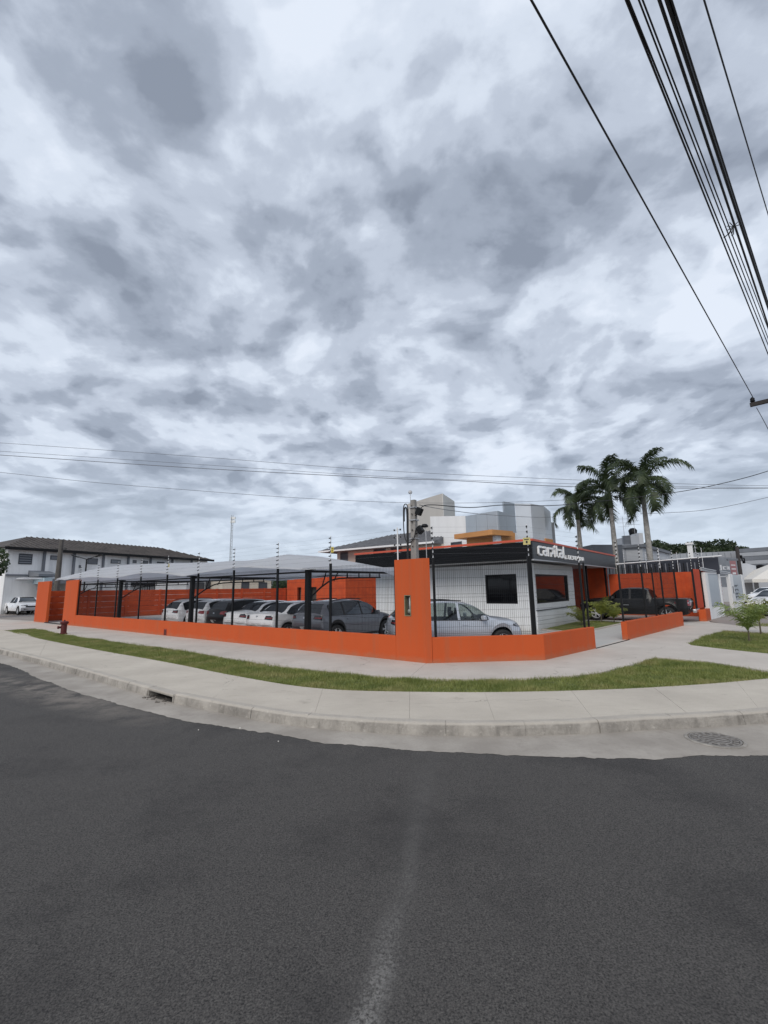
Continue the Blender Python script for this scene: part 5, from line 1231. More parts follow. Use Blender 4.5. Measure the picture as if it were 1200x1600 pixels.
def tree(name, label, base, h, crown, M, nleaf, ls, group=None, seed=1, trunk_h=None, cat='tree'):
    r_ = np.random.default_rng(seed); root = empty(name, base, 0, label, cat, group)
    cz = h - crown[2]; mb = MB(); tr_ = min(crown[0], 3) * .09
    mb.tube([(0, 0, -.1), (0.1, 0, cz * .5), (0, .1, cz + crown[2] * .3)], [tr_ * 1.3, tr_, tr_ * .5], 8)
    for k in range(6):
        a = k * 1.05; mb.tube([(0, 0, cz * .7), (math.cos(a) * crown[0] * .35, math.sin(a) * crown[1] * .35, cz), (math.cos(a) * crown[0] * .6, math.sin(a) * crown[1] * .6, cz + crown[2] * .35)], [tr_ * .5, tr_ * .35, tr_ * .12], 5)
    mb.build('trunk', BARK, root)
    nl = 16; lc = r_.normal(0, 1, (nl, 3)); lc /= np.linalg.norm(lc, axis=1)[:, None]; lc *= r_.uniform(.35, .72, (nl, 1)); lc[:, 2] = lc[:, 2] * .9
    lr = r_.uniform(.26, .46, nl)
    k = r_.integers(0, nl, nleaf); d = r_.normal(0, 1, (nleaf, 3)); d /= np.linalg.norm(d, axis=1)[:, None]
    P = lc[k] + d * (lr[k] * r_.uniform(.55, 1.08, nleaf) ** .6)[:, None]; P *= np.array(crown); P[:, 2] += cz
    P[:, 2] = np.maximum(P[:, 2], .15)
    u = r_.normal(0, 1, (nleaf, 3)) + d * .3; u /= np.linalg.norm(u, axis=1)[:, None]; v = np.cross(u, r_.normal(0, 1, (nleaf, 3))); v /= np.linalg.norm(v, axis=1)[:, None] + 1e-9
    s = ls * r_.uniform(.6, 1.3, nleaf)[:, None]
    V = np.stack([P - u * s, P + v * s * .5, P + u * s, P - v * s * .5], 1).reshape(-1, 3)
    me = bpy.data.meshes.new('crown'); N = nleaf; me.vertices.add(N * 4); me.vertices.foreach_set('co', V.ravel()); me.loops.add(N * 4); me.loops.foreach_set('vertex_index', np.arange(N * 4)); me.polygons.add(N)
    me.polygons.foreach_set('loop_start', np.arange(N) * 4); me.polygons.foreach_set('loop_total', np.full(N, 4)); me.update(); me.materials.append(M)
    o = bpy.data.objects.new('crown', me); COL.objects.link(o); o.parent = root; return root
g_ = 'dense trees far beyond the right hand buildings'
for i, (px, yt, Y, cr_x, lb) in enumerate(((1022, 846, 75, 5.0, 'dark round tree just right of the tallest palm trunk'), (1050, 853, 78, 4.5, 'low dark tree between the tallest palm and the white pillar'), (1070, 849, 76, 3.6, 'narrow dark tree left of the white pillar top'), (1098, 845, 74, 5.2, 'broad bright green tree right of the white pillar'), (1125, 850, 80, 4.2, 'small green tree left of the dark service mast'), (1145, 853, 84, 4.6, 'dark tree behind the mast at the right'), (1183, 855, 110, 6.0, 'distant low tree crown over the long grey building'))):
    t = atY(px, yt - 3, Y); tree('leafy_tree', lb, (t.x, t.y, 0), t.z, (cr_x * 1.35, cr_x, t.z * .36), TREEL, 9000, .28, g_, 30 + i)
t = atY(-4, 836, 37); tree('leafy_tree', 'green tree cut by the left edge in front of the warehouse', (t.x - 1.9, t.y, 0), t.z + .5, (2.6, 2.4, t.z * .46), BUSHL, 14000, .15, None, 50)
for i, (px, yt, Y, rx_, lb) in enumerate(((431, 896, 62, 2.0, 'dark bush under the shade carport above the far wall'), (449, 901, 60, 1.8, 'green bush left of the orange outbuilding'))):
    t = atY(px, yt, Y); tree('leafy_bush', lb, (t.x, t.y, 0), t.z, (rx_, rx_, t.z * .45), BUSHL, 5000, .12, None, 60 + i, cat='bush')
t = atY(1066, 876, 36); tree('leafy_bush', 'green tree crown behind the orange back wall and white pillar', (t.x, t.y, 0), t.z, (2.0, 2.0, t.z * .42), BUSHL, 6000, .13, None, 66, cat='bush')
pt = gz(50, 955); pt = atY(50, 958, 46)
tree('planter_shrub', 'low dark shrub beside the white pickup at far left', (pt.x, pt.y, 0), 1.3, (1.1, .9, .6), BUSHL, 2500, .09, None, 70, cat='shrub')

# ================================================================== BACKGROUND BUILDINGS
def frame2(p, q):
    d = (q - p); d.z = 0; L = d.length; return L, math.atan2(d.y, d.x)
def windows(root, y, rects, fm=WINB, gm=None, depth=0.06, bars=0):
    for (x0, x1, z0, z1) in rects:
        f = empty('window', (0, 0, 0)); f.parent = root
        box('pane', gm or WINB, f, x0, x1, y - 0.012, y - 0.003, z0, z1)
        t = 0.07
        for (a, b, c, d) in ((x0 - t, x0, z0 - t, z1 + t), (x1, x1 + t, z0 - t, z1 + t), (x0, x1, z0 - t, z0), (x0, x1, z1, z1 + t)): box('frame', fm, f, a, b, y - depth, y - 0.002, c, d)
        for k in range(bars):
            z = z0 + (z1 - z0) * (k + .5) / bars; box('slat', LOUV, f, x0, x1, y - depth * .8, y - 0.014, z - 0.05, z + 0.035)
def local(root_p, ang, px, py, yl=0.0):
    # where the sight line through a photo point meets the facade plane: local x, z
    d = ray(px, py); o = Vector((0, 0, H)) - Vector((root_p.x, root_p.y, 0)); ex = Vector((math.cos(ang), math.sin(ang), 0)); ey = Vector((-math.sin(ang), math.cos(ang), 0))
    t = (yl - o.dot(ey)) / d.dot(ey); P = o + d * t; return P.dot(ex), P.z
# ---- warehouse at the left
e1, e2 = gz(12, 853, 6.6), gz(333, 874, 6.6)
Lw_, an = frame2(e1, e2); wr = Vector((e1.x, e1.y, 0))
wh = empty('warehouse', wr, an, 'long weathered white warehouse with mossy hipped roof at far left', 'warehouse')
mb = MB(); mb.span(0.3, Lw_ - 0.6, 0.5, 12, -0.1, 6.5); mb.build('wall', WHITEB, wh)
mb = MB(); mb.add([(-.3, -.2, 6.5), (Lw_, -.2, 6.5), (Lw_, 12.7, 6.5), (-.3, 12.7, 6.5), (4.5, 6.2, 8.35), (Lw_ - 4.5, 6.2, 8.35)], ((0, 1, 5, 4), (2, 3, 4, 5), (1, 2, 5), (3, 0, 4), (3, 2, 1, 0))); mb.build('roof', ROOFT, wh)
# roof sheets: raised cover strips up the slope
for k in range(44):
    x = 0.2 + (Lw_ - 1.0) * k / 43; top = 1.0
    if x < 4.5: top = (x + .3) / 4.8
    if x > Lw_ - 4.5: top = (Lw_ - x) / 4.5
    top = max(.05, min(1, top)); mb = MB(); mb.tube([(x, -.2, 6.54), (x, -.2 + 6.4 * top, 6.54 + 1.86 * top)], .05, 4); mb.build('roof_rib', ROOFT, wh)
box('eave_board', BLACK, wh, -.3, Lw_, -.26, -.2, 6.25, 6.55)
for px in (69, 116, 162, 201, 236, 270, 300):
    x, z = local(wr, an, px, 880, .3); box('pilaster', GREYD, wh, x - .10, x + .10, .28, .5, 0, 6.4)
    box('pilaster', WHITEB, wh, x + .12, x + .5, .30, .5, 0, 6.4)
rects = []
for (x0, y0, x1, y1) in ((31, 866, 48, 881), (80, 869, 92, 874), (138, 873, 151, 881), (174, 875, 187, 880), (206, 876, 212, 879), (224, 877, 230, 880), (246, 878.5, 256, 879.5), (119, 884, 125, 886)):
    a0, z1_ = local(wr, an, x0, y0, .5); a1, z0_ = local(wr, an, x1, y1, .5); rects.append((a0, a1, z0_, z1_))
windows(wh, .5, rects, bars=4)
a0, zz = local(wr, an, 8, 899, .5); a1, _ = local(wr, an, 47, 900, .5); box('ledge', GREYD, wh, .3, a1, .30, .5, zz - .05, zz + .12)
a0, zz = local(wr, an, 44, 896, .5); a1, _ = local(wr, an, 75, 896, .5)
mb = MB(); mb.add([(a0, -1.5, zz - .1), (a1, -1.5, zz - .1), (a1, .5, zz + .3), (a0, .5, zz + .3), (a0, -1.5, zz - .35), (a1, -1.5, zz - .35), (a1, .5, zz - .35), (a0, .5, zz - .35)], ((0, 1, 2, 3), (4, 7, 6, 5), (0, 4, 5, 1), (1, 5, 6, 2), (3, 2, 6, 7), (0, 3, 7, 4))); mb.build('awning', GREYD, wh)
# garage front under a pale blue awning
gp, gq = atY(14, 945, 52), atY(64, 940, 47)
Lg, ag = frame2(gp, gq); gr = Vector((gp.x, gp.y, 0))
ga = empty('garage_shelter', gr, ag, 'open garage shelter under a pale blue awning left of the end pillar', 'garage')
_, zt_ = local(gr, ag, 16, 907); _, zb_ = local(gr, ag, 16, 915)
box('awning', LBLUE, ga, -.3, Lg + 2, -.6, .1, zb_, zt_); box('back_wall', TAUPEL, ga, -.2, Lg + 2, 2.0, 2.2, -.1, zb_); box('side_wall', WHITEB, ga, -.2, 0, .1, 2.0, -.1, zb_); box('roof', GREYD, ga, -.3, Lg + 2, .1, 2.2, zb_ + .002, zt_ - .1)
for i in range(9): box('awning_slat', WHITEM, ga, Lg - 2.6 + i * .5, Lg - 2.45 + i * .5, -2.2, -.62, zt_ - .12, zt_ + .02)
# ---- house strip behind the side wall (dark shelter with balusters, pale houses)
q0, q1 = atY(60, 925, 52), atY(300, 925, 60)
Lh, ah = frame2(q0, q1); r0 = Vector((q0.x, q0.y, 0))
hb = empty('shelter_building', r0, ah, 'long dark open shelter with pale balusters beyond the left orange wall', 'building')
box('roof', BLACKM, hb, -1, Lh, 0, 5, 2.72, 3.3); box('back_wall', GREYD, hb, -1, Lh, 4, 4.2, -.1, 2.7); box('parapet', BLACKM, hb, -1, Lh, 0, .2, -.1, 1.9)
for i in range(60): box('baluster', GREYL, hb, Lh * i / 60, Lh * i / 60 + .05, -.08, -.02, 1.5, 2.55)
def block(name, label, cat, pxa, pxb, Y0, Y1, ytop, M, depth=8, parts=None, roofM=None):
    p, q = atY(pxa, ytop[0], Y0), atY(pxb, ytop[1], Y1); L, an_ = frame2(p, q); rp = Vector((p.x, p.y, 0)); r = empty(name, rp, an_, label, cat)
    mb = MB(); mb.vprism([(0, 0), (L, 0), (L, depth), (0, depth)], -.1, [p.z, q.z, q.z, p.z]); mb.build('wall', M, r)
    if roofM: mb = MB(); mb.vprism([(-.2, -.2), (L + .2, -.2), (L + .2, depth + .2), (-.2, depth + .2)], [p.z + .004, q.z + .004, q.z + .004, p.z + .004], [p.z + .25, q.z + .25, q.z + .25, p.z + .25]); mb.build('roof', roofM, r)
    def w(x0, y0, x1, y1, yl=0): a, c = local(rp, an_, x0, y0, yl); b, d = local(rp, an_, x1, y1, yl); return (a, b, min(c, d), max(c, d))
    return r, L, an_, rp, w
r, L, an_, rp, w = block('house', 'pale beige house seen under the middle of the shade carport', 'house', 292, 345, 52, 56, (901, 903), GREYL, 6, roofM=GREYD); windows(r, 0, [w(300, 911, 318, 921), w(322, 910, 342, 922)], bars=0)
r, L, an_, rp, w = block('house', 'low beige house beyond the far wall with a dark window', 'house', 348, 424, 50, 53, (902, 905), BEIGE, 6, roofM=GREYL); windows(r, 0, [w(405, 911, 416, 922), w(378, 911, 388, 921)]); 
# ---- mast
t = atY(363, 805, 150); am = empty('radio_mast', (t.x, t.y, 0), 0, 'thin pale lattice radio mast rising above the carport', 'mast')
mb = MB()
for k in range(3):
    a = k * 2.094; mb.tube([(math.cos(a) * .45, math.sin(a) * .45, 0), (math.cos(a) * .35, math.sin(a) * .35, t.z)], .06, 4)
mb.build('leg_frame', GALV, am)
mb = MB()
for k in range(int(t.z / .9)):
    for j in range(3): a, b = j * 2.094 + (0 if k % 2 else 2.094), j * 2.094 + (2.094 if k % 2 else 0); mb.tube([(math.cos(a) * .42, math.sin(a) * .42, k * .9), (math.cos(b) * .42, math.sin(b) * .42, (k + 1) * .9)], .035, 3)
mb.build('lattice', GALV, am)
for dz in (0, 1.2): mb = MB(); mb.box((0.3, 0, t.z - 1 - dz), (1.6, .5, .8)); mb.build('antenna', WHITEM, am)
# ---- tiled beige house
p, q = atY(503, 862, 42), atY(646, 838, 36); L, an_ = frame2(p, q); rp = Vector((p.x, p.y, 0)); zr = 5.0
zl = p.z
th = empty('tiled_house', rp, an_, 'two storey beige house with grey tiled roof behind the canopy', 'house')
zE = local(rp, an_, 560, 856)[1]
box('wall', BEIGE, th, 1.0, L + 2, 1.0, 9, -.1, zE - .1)
mb = MB(); ze = zE; mb.add([(-.3, -.2, ze), (L + 2, -.2, ze), (L + 2, 10, ze), (-.3, 10, ze), (4.4, 5, ze + 1.55), (L + 2, 5, ze + 1.55), (-.3, -.2, ze - .14), (L + 2, -.2, ze - .14), (L + 2, 10, ze - .14), (-.3, 10, ze - .14)], ((0, 1, 5, 4), (2, 3, 4, 5), (3, 0, 4), (1, 2, 5), (6, 7, 1, 0), (7, 8, 2, 1), (8, 9, 3, 2), (9, 6, 0, 3), (9, 8, 7, 6))); mb.build('roof', ROOFH, th)
for k in range(34):
    x = .3 + (L + 1.5) * k / 33; tp = min(1, (x + .3) / 4.7); mb = MB(); mb.tube([(x, -.2, ze + .02), (x, -.2 + 5.2 * tp, ze + .02 + 1.55 * tp)], .05, 4); mb.build('roof_rib', ROOFH, th)
def wl2(x0, y0, x1, y1): a, c = local(rp, an_, x0, y0, 1.0); b, d = local(rp, an_, x1, y1, 1.0); return (a, b, min(c, d), max(c, d))
windows(th, 1.0, [wl2(533, 864.5, 543, 875), wl2(585, 859, 602, 864.5), wl2(612, 857, 627, 864)], fm=GREYD, bars=0)
box('eave_board', WHITEP, th, -.25, L + 2, -.26, -.205, ze - .16, ze - .02)
# ---- tower block and white complex
tb = None
c1_ = atY(691, 772, 44); 
def tower(name, label, cat, pl, pm, pr_, Yl, Ym, Yr, yl, ym, yr, ML, MR, z0=-.1):
    a, b, c = atY(pl, yl, Yl), atY(pm, ym, Ym), atY(pr_, yr, Yr); zt = b.z
    r = empty(name, (b.x, b.y, 0), 0, label, cat)
    la, lb = frame2(a, b); v1 = Vector((a.x - b.x, a.y - b.y)); v2 = Vector((c.x - b.x, c.y - b.y))
    def quadwall(v, M, s):
        n = Vector((-v.y, v.x)).normalized() * .3 * s; mb = MB(); mb.prism([(0, 0), (v.x, v.y), (v.x + n.x, v.y + n.y), (n.x, n.y)], z0, zt); mb.build('wall', M, r)
    full = MB(); ins = [(v1.x * .001, v1.y * .001 + .02), (v1.x * .999, v1.y * .999), (v1.x + v2.x, v1.y + v2.y), (v2.x * .999, v2.y * .999)]
    full.prism(ins, z0, zt - .002); full.build('roof_slab', MR, r)
    e = 0.05
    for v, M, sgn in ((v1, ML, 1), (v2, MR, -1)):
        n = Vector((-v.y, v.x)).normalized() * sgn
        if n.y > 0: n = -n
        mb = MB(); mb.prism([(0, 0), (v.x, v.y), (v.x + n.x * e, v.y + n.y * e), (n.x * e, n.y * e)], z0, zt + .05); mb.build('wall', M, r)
    return r, zt
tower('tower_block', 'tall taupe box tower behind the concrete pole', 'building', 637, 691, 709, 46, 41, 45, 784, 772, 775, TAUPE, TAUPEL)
t = atY(641, 769, 43); e = empty('satellite_dish', (t.x, t.y, t.z - 1.6), 0, 'tiny round dish on a thin rod atop the taupe tower', 'dish'); MB().tube([(0, 0, 0), (0, 0, 1.5)], .03, 5).build('rod', GALV, e); mb = MB(); mb.lathe([(0, -.05), (.15, -.03), (.2, .05), (0, .02)], 14, (0, 0, 1.6), 'Y'); mb.build('dish', GALV, e)
p, q = atY(672, 807, 37), atY(727, 806, 34); L, an_ = frame2(p, q); rp = Vector((p.x, p.y, 0))
cx_ = empty('clinic_building', rp, an_, 'white block with grey metal panels and ochre canopy behind the office', 'building')
mb = MB(); mb.vprism([(0, 0), (L, 0), (L, 5), (0, 5)], -.1, [p.z, q.z, q.z, p.z]); mb.build('wall', WHITEP, cx_)
def inroot(root_p, an_, P): d = P - Vector((root_p.x, root_p.y, 0)); return Vector((d.x * math.cos(an_) + d.y * math.sin(an_), -d.x * math.sin(an_) + d.y * math.cos(an_), P.z))
def lw(x0, y0, x1, y1): a, c = local(rp, an_, x0, y0); b, d = local(rp, an_, x1, y1); return (a, b, min(c, d), max(c, d))
windows(cx_, 0, [lw(677, 850, 692, 857), lw(706, 849, 721, 853)])
# panel run: from (727,806)@34 to corner (776,798)@31 and back to (804,803)@33 ; panels as parts
def panelrun(pts, zb, M, nm='facade_panel', th=.12):
    for i in range(len(pts) - 1):
        a, b = [inroot(rp, an_, atY(*u)) for u in (pts[i], pts[i + 1])]
        d = Vector((b.x - a.x, b.y - a.y)); n = Vector((-d.y, d.x)).normalized() * th; g = d.normalized() * .012
        mb = MB(); mb.vprism([(a.x + g.x, a.y + g.y), (b.x - g.x, b.y - g.y), (b.x - g.x + n.x, b.y - g.y + n.y), (a.x + g.x + n.x, a.y + g.y + n.y)], zb, [a.z, b.z, b.z, a.z]); mb.build(nm, M, cx_)
zb_ = atY(750, 833, 32).z - 1.2
panelrun([(727, 806.5, 34.0), (743.5, 803.5, 33.0), (760.5, 800.5, 32.0), (777, 798, 31.0), (791, 801.5, 31.9), (804.5, 805, 32.8)], zb_, PANEL)
panelrun([(786.5, 783.5, 33.5), (804, 786.5, 34.3)], zb_ + 1, PANEL)
panelrun([(804, 786.5, 32.9), (829, 787, 32.4), (849.5, 790.5, 33.2), (860, 799.5, 34.6)], -.1, PANELL)
panelrun([(855, 814.5, 34.9), (866, 817, 35.6)], -.1, GREYB)
def seg(pa, pb, z0, z1, M, nm, th=.5):
    a, b = [inroot(rp, an_, atY(*u)) for u in (pa, pb)]; d = Vector((b.x - a.x, b.y - a.y)); n = Vector((-d.y, d.x)).normalized() * th
    mb = MB(); mb.vprism([(a.x, a.y), (b.x, b.y), (b.x + n.x, b.y + n.y), (a.x + n.x, a.y + n.y)], [a.z - z0, b.z - z0, b.z - z0, a.z - z0], [a.z, b.z, b.z, a.z]); mb.build(nm, M, cx_)
seg((709.5, 835, 31.5), (769, 827.2, 28.6), .33, 0, TAN, 'canopy_fascia', 2.0)
seg((769, 827.2, 28.6), (777, 829, 29.2), .33, 0, TAN, 'canopy_fascia', .3)
seg((729, 842, 31.2), (774, 834, 29.6), 1.4, 0, TAN, 'canopy_wall', .2)
seg((775, 829, 29.2), (782.5, 829.5, 29.5), 1.2, 0, WHITEP, 'column', .3)
seg((783, 829.5, 29.6), (804.5, 832.5, 30.6), 1.2, 0, TAN, 'canopy_wall', .25)
seg((804.5, 832.5, 30.6), (808, 833, 30.8), 1.0, 0, WHITEP, 'column', .3)
seg((853, 841, 33.0), (864, 843, 33.6), 1.0, 0, TAN, 'canopy_wall', .25)
# ---- grey neighbour building with tank, behind palms
p, q = atY(967, 850, 38), atY(1001, 850, 38); L, an_ = frame2(p, q); rp2 = Vector((p.x, p.y, 0))
nb_ = empty('neighbour_building', rp2, an_, 'pale grey building with rooftop tank block between the right palms', 'building')
box('wall', GREYL, nb_, 0, L + .4, 0, 5, -.1, p.z - .1)
def l2(px, py, yl=0): return local(rp2, an_, px, py, yl)
x0, z1 = l2(980, 851, -.2); x1, z0 = l2(989, 880, -.2); box('pilaster', GREYB, nb_, x0 - .6, x1, -.2, 0, 0, z1)
x0, z1 = l2(978, 834, -.4); x1, z0 = l2(1007, 860, -.4); xm, _ = l2(997, 834, -.4); x0 += .55; x1 += .55; xm += .55
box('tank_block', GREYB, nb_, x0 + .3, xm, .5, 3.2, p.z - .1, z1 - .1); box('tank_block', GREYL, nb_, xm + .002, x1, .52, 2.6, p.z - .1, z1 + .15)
for i in range(8): box('louvre', GREYD, nb_, x0 - .25, x0 + .28, .5, .9, p.z - .05 + i * .105, p.z + .02 + i * .105)
x, z = l2(984, 829, 1); x += .7; mb = MB(); mb.lathe([(.30, -.30), (.36, .1), (.22, .28), (0, .33)], 16, (x, 1.8, z)); mb.build('water_tank', BLACKM, nb_, smooth=True)
for px, h in ((975, 2.4), (992, 2.6)):
    x, z = l2(px, 832, 1); mb = MB(); mb.tube([(x, 1, z - .5), (x, 1, z + h - 1)], .02, 4)
    for k in range(3): mb.tube([(x - .5, 1, z + h - 1.2 - k * .35), (x + .5, 1, z + h - 1.2 - k * .35)], .014, 3)
    mb.build('aerial', GALV, nb_)
r, L, an_, rp_, w = block('annex_building', 'long pale annex with dark roof edge right of the tallest palm trunk', 'building', 1003, 1046, 37, 46, (855, 866), GREYL, 3, roofM=GREYD)
for k in range(9): box('wall_joint', GREYB, r, .4 + L * k / 9, .46 + L * k / 9, -.02, -.001, 2.5, 4.0)
r, L, an_, rp_, w = block('annex_building', 'low dark grey annex behind the far end of the sign band', 'building', 925, 972, 36, 36, (851, 851), GREYD, 3)
# neighbour railing above the back wall with dark screen
ra = empty('neighbour_railing', lot(0, 21.9), LROT, 'slatted metal railing with dark screen above the orange back wall', 'railing')
nn_ = 44
for i in range(nn_):
    x = -3.5 + i * .18; box('bar', GREYD if i % 2 else BLACK, ra, x, x + .05, 0, .04, 2.3, 3.0 + .0 * i)
box('screen', mat('dark shade screen', (0.03, 0.035, 0.05), 0.8), ra, 0.2, 5.0, .30, .33, 2.3, 3.25)
mb = MB(); mb.tube([(-3.6, 0, 2.95), (5.2, 0, 3.30)], .035, 6); mb.build('rail', WHITEM, ra)
for i, (x, h) in enumerate(((0.3, 3.9), (1.5, 3.75), (2.2, 3.9), (3.1, 3.6), (4.3, 3.8))):
    r = empty('rod_post', (x, -.05, 0)); r.parent = ra; mb = MB(); mb.tube([(0, 0, 2.3), (0, 0, h)], .014, 5); mb.build('rod', WHITEM, r)
    mb = MB(); 
    for k in range(5): mb.lathe([(0, -.02), (.024, 0), (0, .02)], 6, (.03, -.03, h - .1 - k * .16))
    mb.build('insulators', CABLE, r)
# ---- white neighbour wall with gates, right
p, q = lot(-4.5, 19.15), lot(-4.95, 22.9); L, an_ = frame2(p, q); np_ = Vector((p.x, p.y, 0))
nw = empty('neighbour_wall', np_, an_, 'white framed neighbour wall with large grey inset panel', 'wall')
hN = 2.36
box('frame_post', WHITEP, nw, 0, .62, 0, .2, -.1, hN); box('frame_post', WHITEP, nw, L - .30, L, 0, .2, -.1, hN)
box('sill_wall', WHITEP, nw, .62, L - .30, 0, .2, -.1, .62); box('inset_panel', PANEL, nw, .62, L - .30, .05, .12, .64, hN - .05); box('top_rail', WHITEM, nw, .62, L - .30, .02, .18, hN - .05, hN)
box('sill', GREYD, nw, .62, L - .30, -.02, .05, .62, .64)
mb = MB()
for k in range(2): mb.tube(smooth_line([( -.2, .1, hN + .12 + .1 * k), (L * .5, .05, hN + .04 + .1 * k), (L + 3, .1, hN - .02 + .1 * k)], 6), .05, 6)
mb.build('cable_bundle', GREYB, nw)
p, q = lot(-5.0, 22.95), lot(-5.2, 25.9); L, an_ = frame2(p, q); 
ng = empty('neighbour_gate', (p.x, p.y, 0), an_, 'beige recessed entrance gate with red brown lettered banner', 'gate')
box('back_wall', BEIGE, ng, 0, L, 1.0, 1.1, -.1, 2.1); box('door', WHITEM, ng, 1.0, L - .2, .92, .98, 0, 1.6); box('lintel', BEIGE, ng, 0, L, .6, 1.0, 2.1, 2.3); box('step', METB, ng, .6, L, .2, .9, -.02, .16)
box('banner', mat('pale banner cloth', (0.5, 0.42, 0.40), 0.8), ng, .05, .75, .12, .15, .5, 2.2)
RB = mat('red brown print', (0.28, 0.06, 0.05), 0.8)
for k in range(9): z = 2.05 - k * .165; box('letter_mark', RB, ng, .2, .2 + (.36 if k % 3 else .28), .105, .119, z - .10, z)
p, q = lot(-5.3, 25.95), lot(-5.9, 31.2); L, an_ = frame2(p, q)
nc = empty('neighbour_wall', (p.x, p.y, 0), an_, 'white and grey neighbour wall with dark vertical letters', 'wall')
box('frame_post', WHITEP, nc, 0, 1.0, 0, .2, -.1, 2.36); box('frame_post', WHITEP, nc, L - .7, L, 0, .2, -.1, 2.36); box('inset_panel', PANEL, nc, 1.0, L - .7, .04, .1, .7, 2.32); box('sill_wall', WHITEP, nc, 1.0, L - .7, 0, .2, -.1, .68)
for k, zz in enumerate((1.62, 1.36, 1.12, .92)):
    for (x0, x1, z0, z1) in ((1.5, 2.6, zz, zz + .045), (1.5, 1.62, zz - .08, zz), (2.48, 2.6, zz - .08, zz) if k % 2 else (2.0, 2.12, zz - .08, zz)): box('letter_mark', WINB, nc, x0, x1, .02, .035, z0, z1)
box('name_plate', WINB, nc, .45, .62, -.02, -.002, 1.15, 1.6)
# tall white pillar with barbed insulators behind
t = atY(1077, 848, 27.5); wp2 = empty('white_pillar', (t.x, t.y, 0), LROT, 'tall slim white concrete pillar above the orange wall at right', 'pillar')
box('shaft', WHITEP, wp2, -.13, .13, -.13, .13, 0, t.z - .12); box('cap', WHITEP, wp2, -.20, .20, -.20, .20, t.z - .12, t.z)
for k in range(6): mb = MB(); mb.lathe([(0, -.05), (.09, 0), (0, .05)], 6, (.25, 0, t.z - .35 - k * .28)); mb.build('insulator', GREYB, wp2)
mb = MB(); mb.tube([(.25, 0, t.z - 2.1), (.25, 0, t.z - .2)], .02, 5); mb.build('rod', GALV, wp2)
# navy and lettered hoarding
p, q = atY(1090, 872, 33), atY(1113, 868, 33); L, an_ = frame2(p, q); e = empty('hoarding', (p.x, p.y, 0), an_, 'dark navy hoarding panel above the white neighbour wall', 'hoarding')
box('board', mat('navy board', (0.014, 0.018, 0.035), 0.6), e, 0, L, 0, .1, 1.5, p.z); box('post', WHITEM, e, L, L + .12, -.02, .1, 0, p.z + .1); box('post', WHITEM, e, -.12, 0, -.02, .1, 0, p.z)
p, q = atY(1115, 870, 34), atY(1153, 874, 36); L, an_ = frame2(p, q); e = empty('billboard', (p.x, p.y, 0), an_, 'faded grey billboard with white and red lettering', 'billboard')
box('board', mat('faded grey board', (0.23, 0.25, 0.28), 0.7, 0.25, 1.5), e, 0, L, 0, .1, 1.5, p.z)
REDF = mat('faded red print', (0.33, 0.16, 0.17), 0.8)
box('red_field', REDF, e, L * .62, L * .88, -.006, -.001, p.z - 1.7, p.z - .25)
for k, (x0, x1, z0, z1) in enumerate(((.06, .12, .55, 1.0), (.12, .2, .95, 1.0), (.2, .26, .6, 1.0), (.3, .36, .7, .95), (.36, .44, .9, .95), (.36, .44, .7, .75), (.47, .5, .65, .95), (.52, .58, .7, .95), (.10, .58, 1.15, 1.2), (.66, .84, .55, .62), (.66, .84, .85, .92), (.68, .82, 1.15, 1.3), (.05, .56, 1.45, 1.5))):
    box('letter_mark', WHITEM, e, L * x0, L * x1, -.012, -.007, p.z - z1, p.z - z0)
# grey industrial buildings
r, L, an_, rp_, w = block('industrial_building', 'long low grey building with panel joints under the tree line', 'building', 1062, 1150, 60, 64, (865, 861), GREYB, 2.5); 
for k in range(9): box('wall_joint', GREYD, r, L * k / 9, L * k / 9 + .08, -.02, -.001, 1, 6)
r, L, an_, rp_, w = block('industrial_building', 'dark grey ribbed industrial building at the right edge', 'building', 1155, 1260, 62, 56, (858, 853), GREYD, 14)
for k in range(9): z = 5.9 - k * .55; box('cladding_sheet', GREYB if k % 2 else GREYD, r, 0, L, -.05 - .02 * (k % 2), -.001, z, z + .5)
mb = MB(); x, z = local(rp_, an_, 1189, 893, 0); mb.lathe([(0, -.05), (.9, -.05), (.9, 0)], 18, (x, -.08, z), 'Y'); mb.build('fan_vent', BLACK, r)
r, L, an_, rp_, w = block('white_shed', 'plain pale gable shed right of the billboard', 'shed', 1157, 1181, 44, 46, (878, 884), GREYL, 2.5)
# dark service mast
t = atY(1151, 855, 33.5); e = empty('service_mast', (t.x, t.y, 0), 0.2, 'dark utility mast with crossbar beside the billboard', 'utility pole')
MB().tube([(0, 0, 0), (0, 0, t.z)], [.14, .11], 8).build('shaft', mat('dark creosote pole', (0.05, 0.045, 0.045), 0.9), e); box('crossarm', GREYD, e, -1.0, 1.2, -.06, .06, t.z - 1.0, t.z - .85)
for x in (.25, .45): MB().lathe([(0, -.2), (.09, -.2), (.09, .2), (0, .2)], 8, (x, 0, t.z - .55 - x)).build('transformer_drum', BLACKM, e)
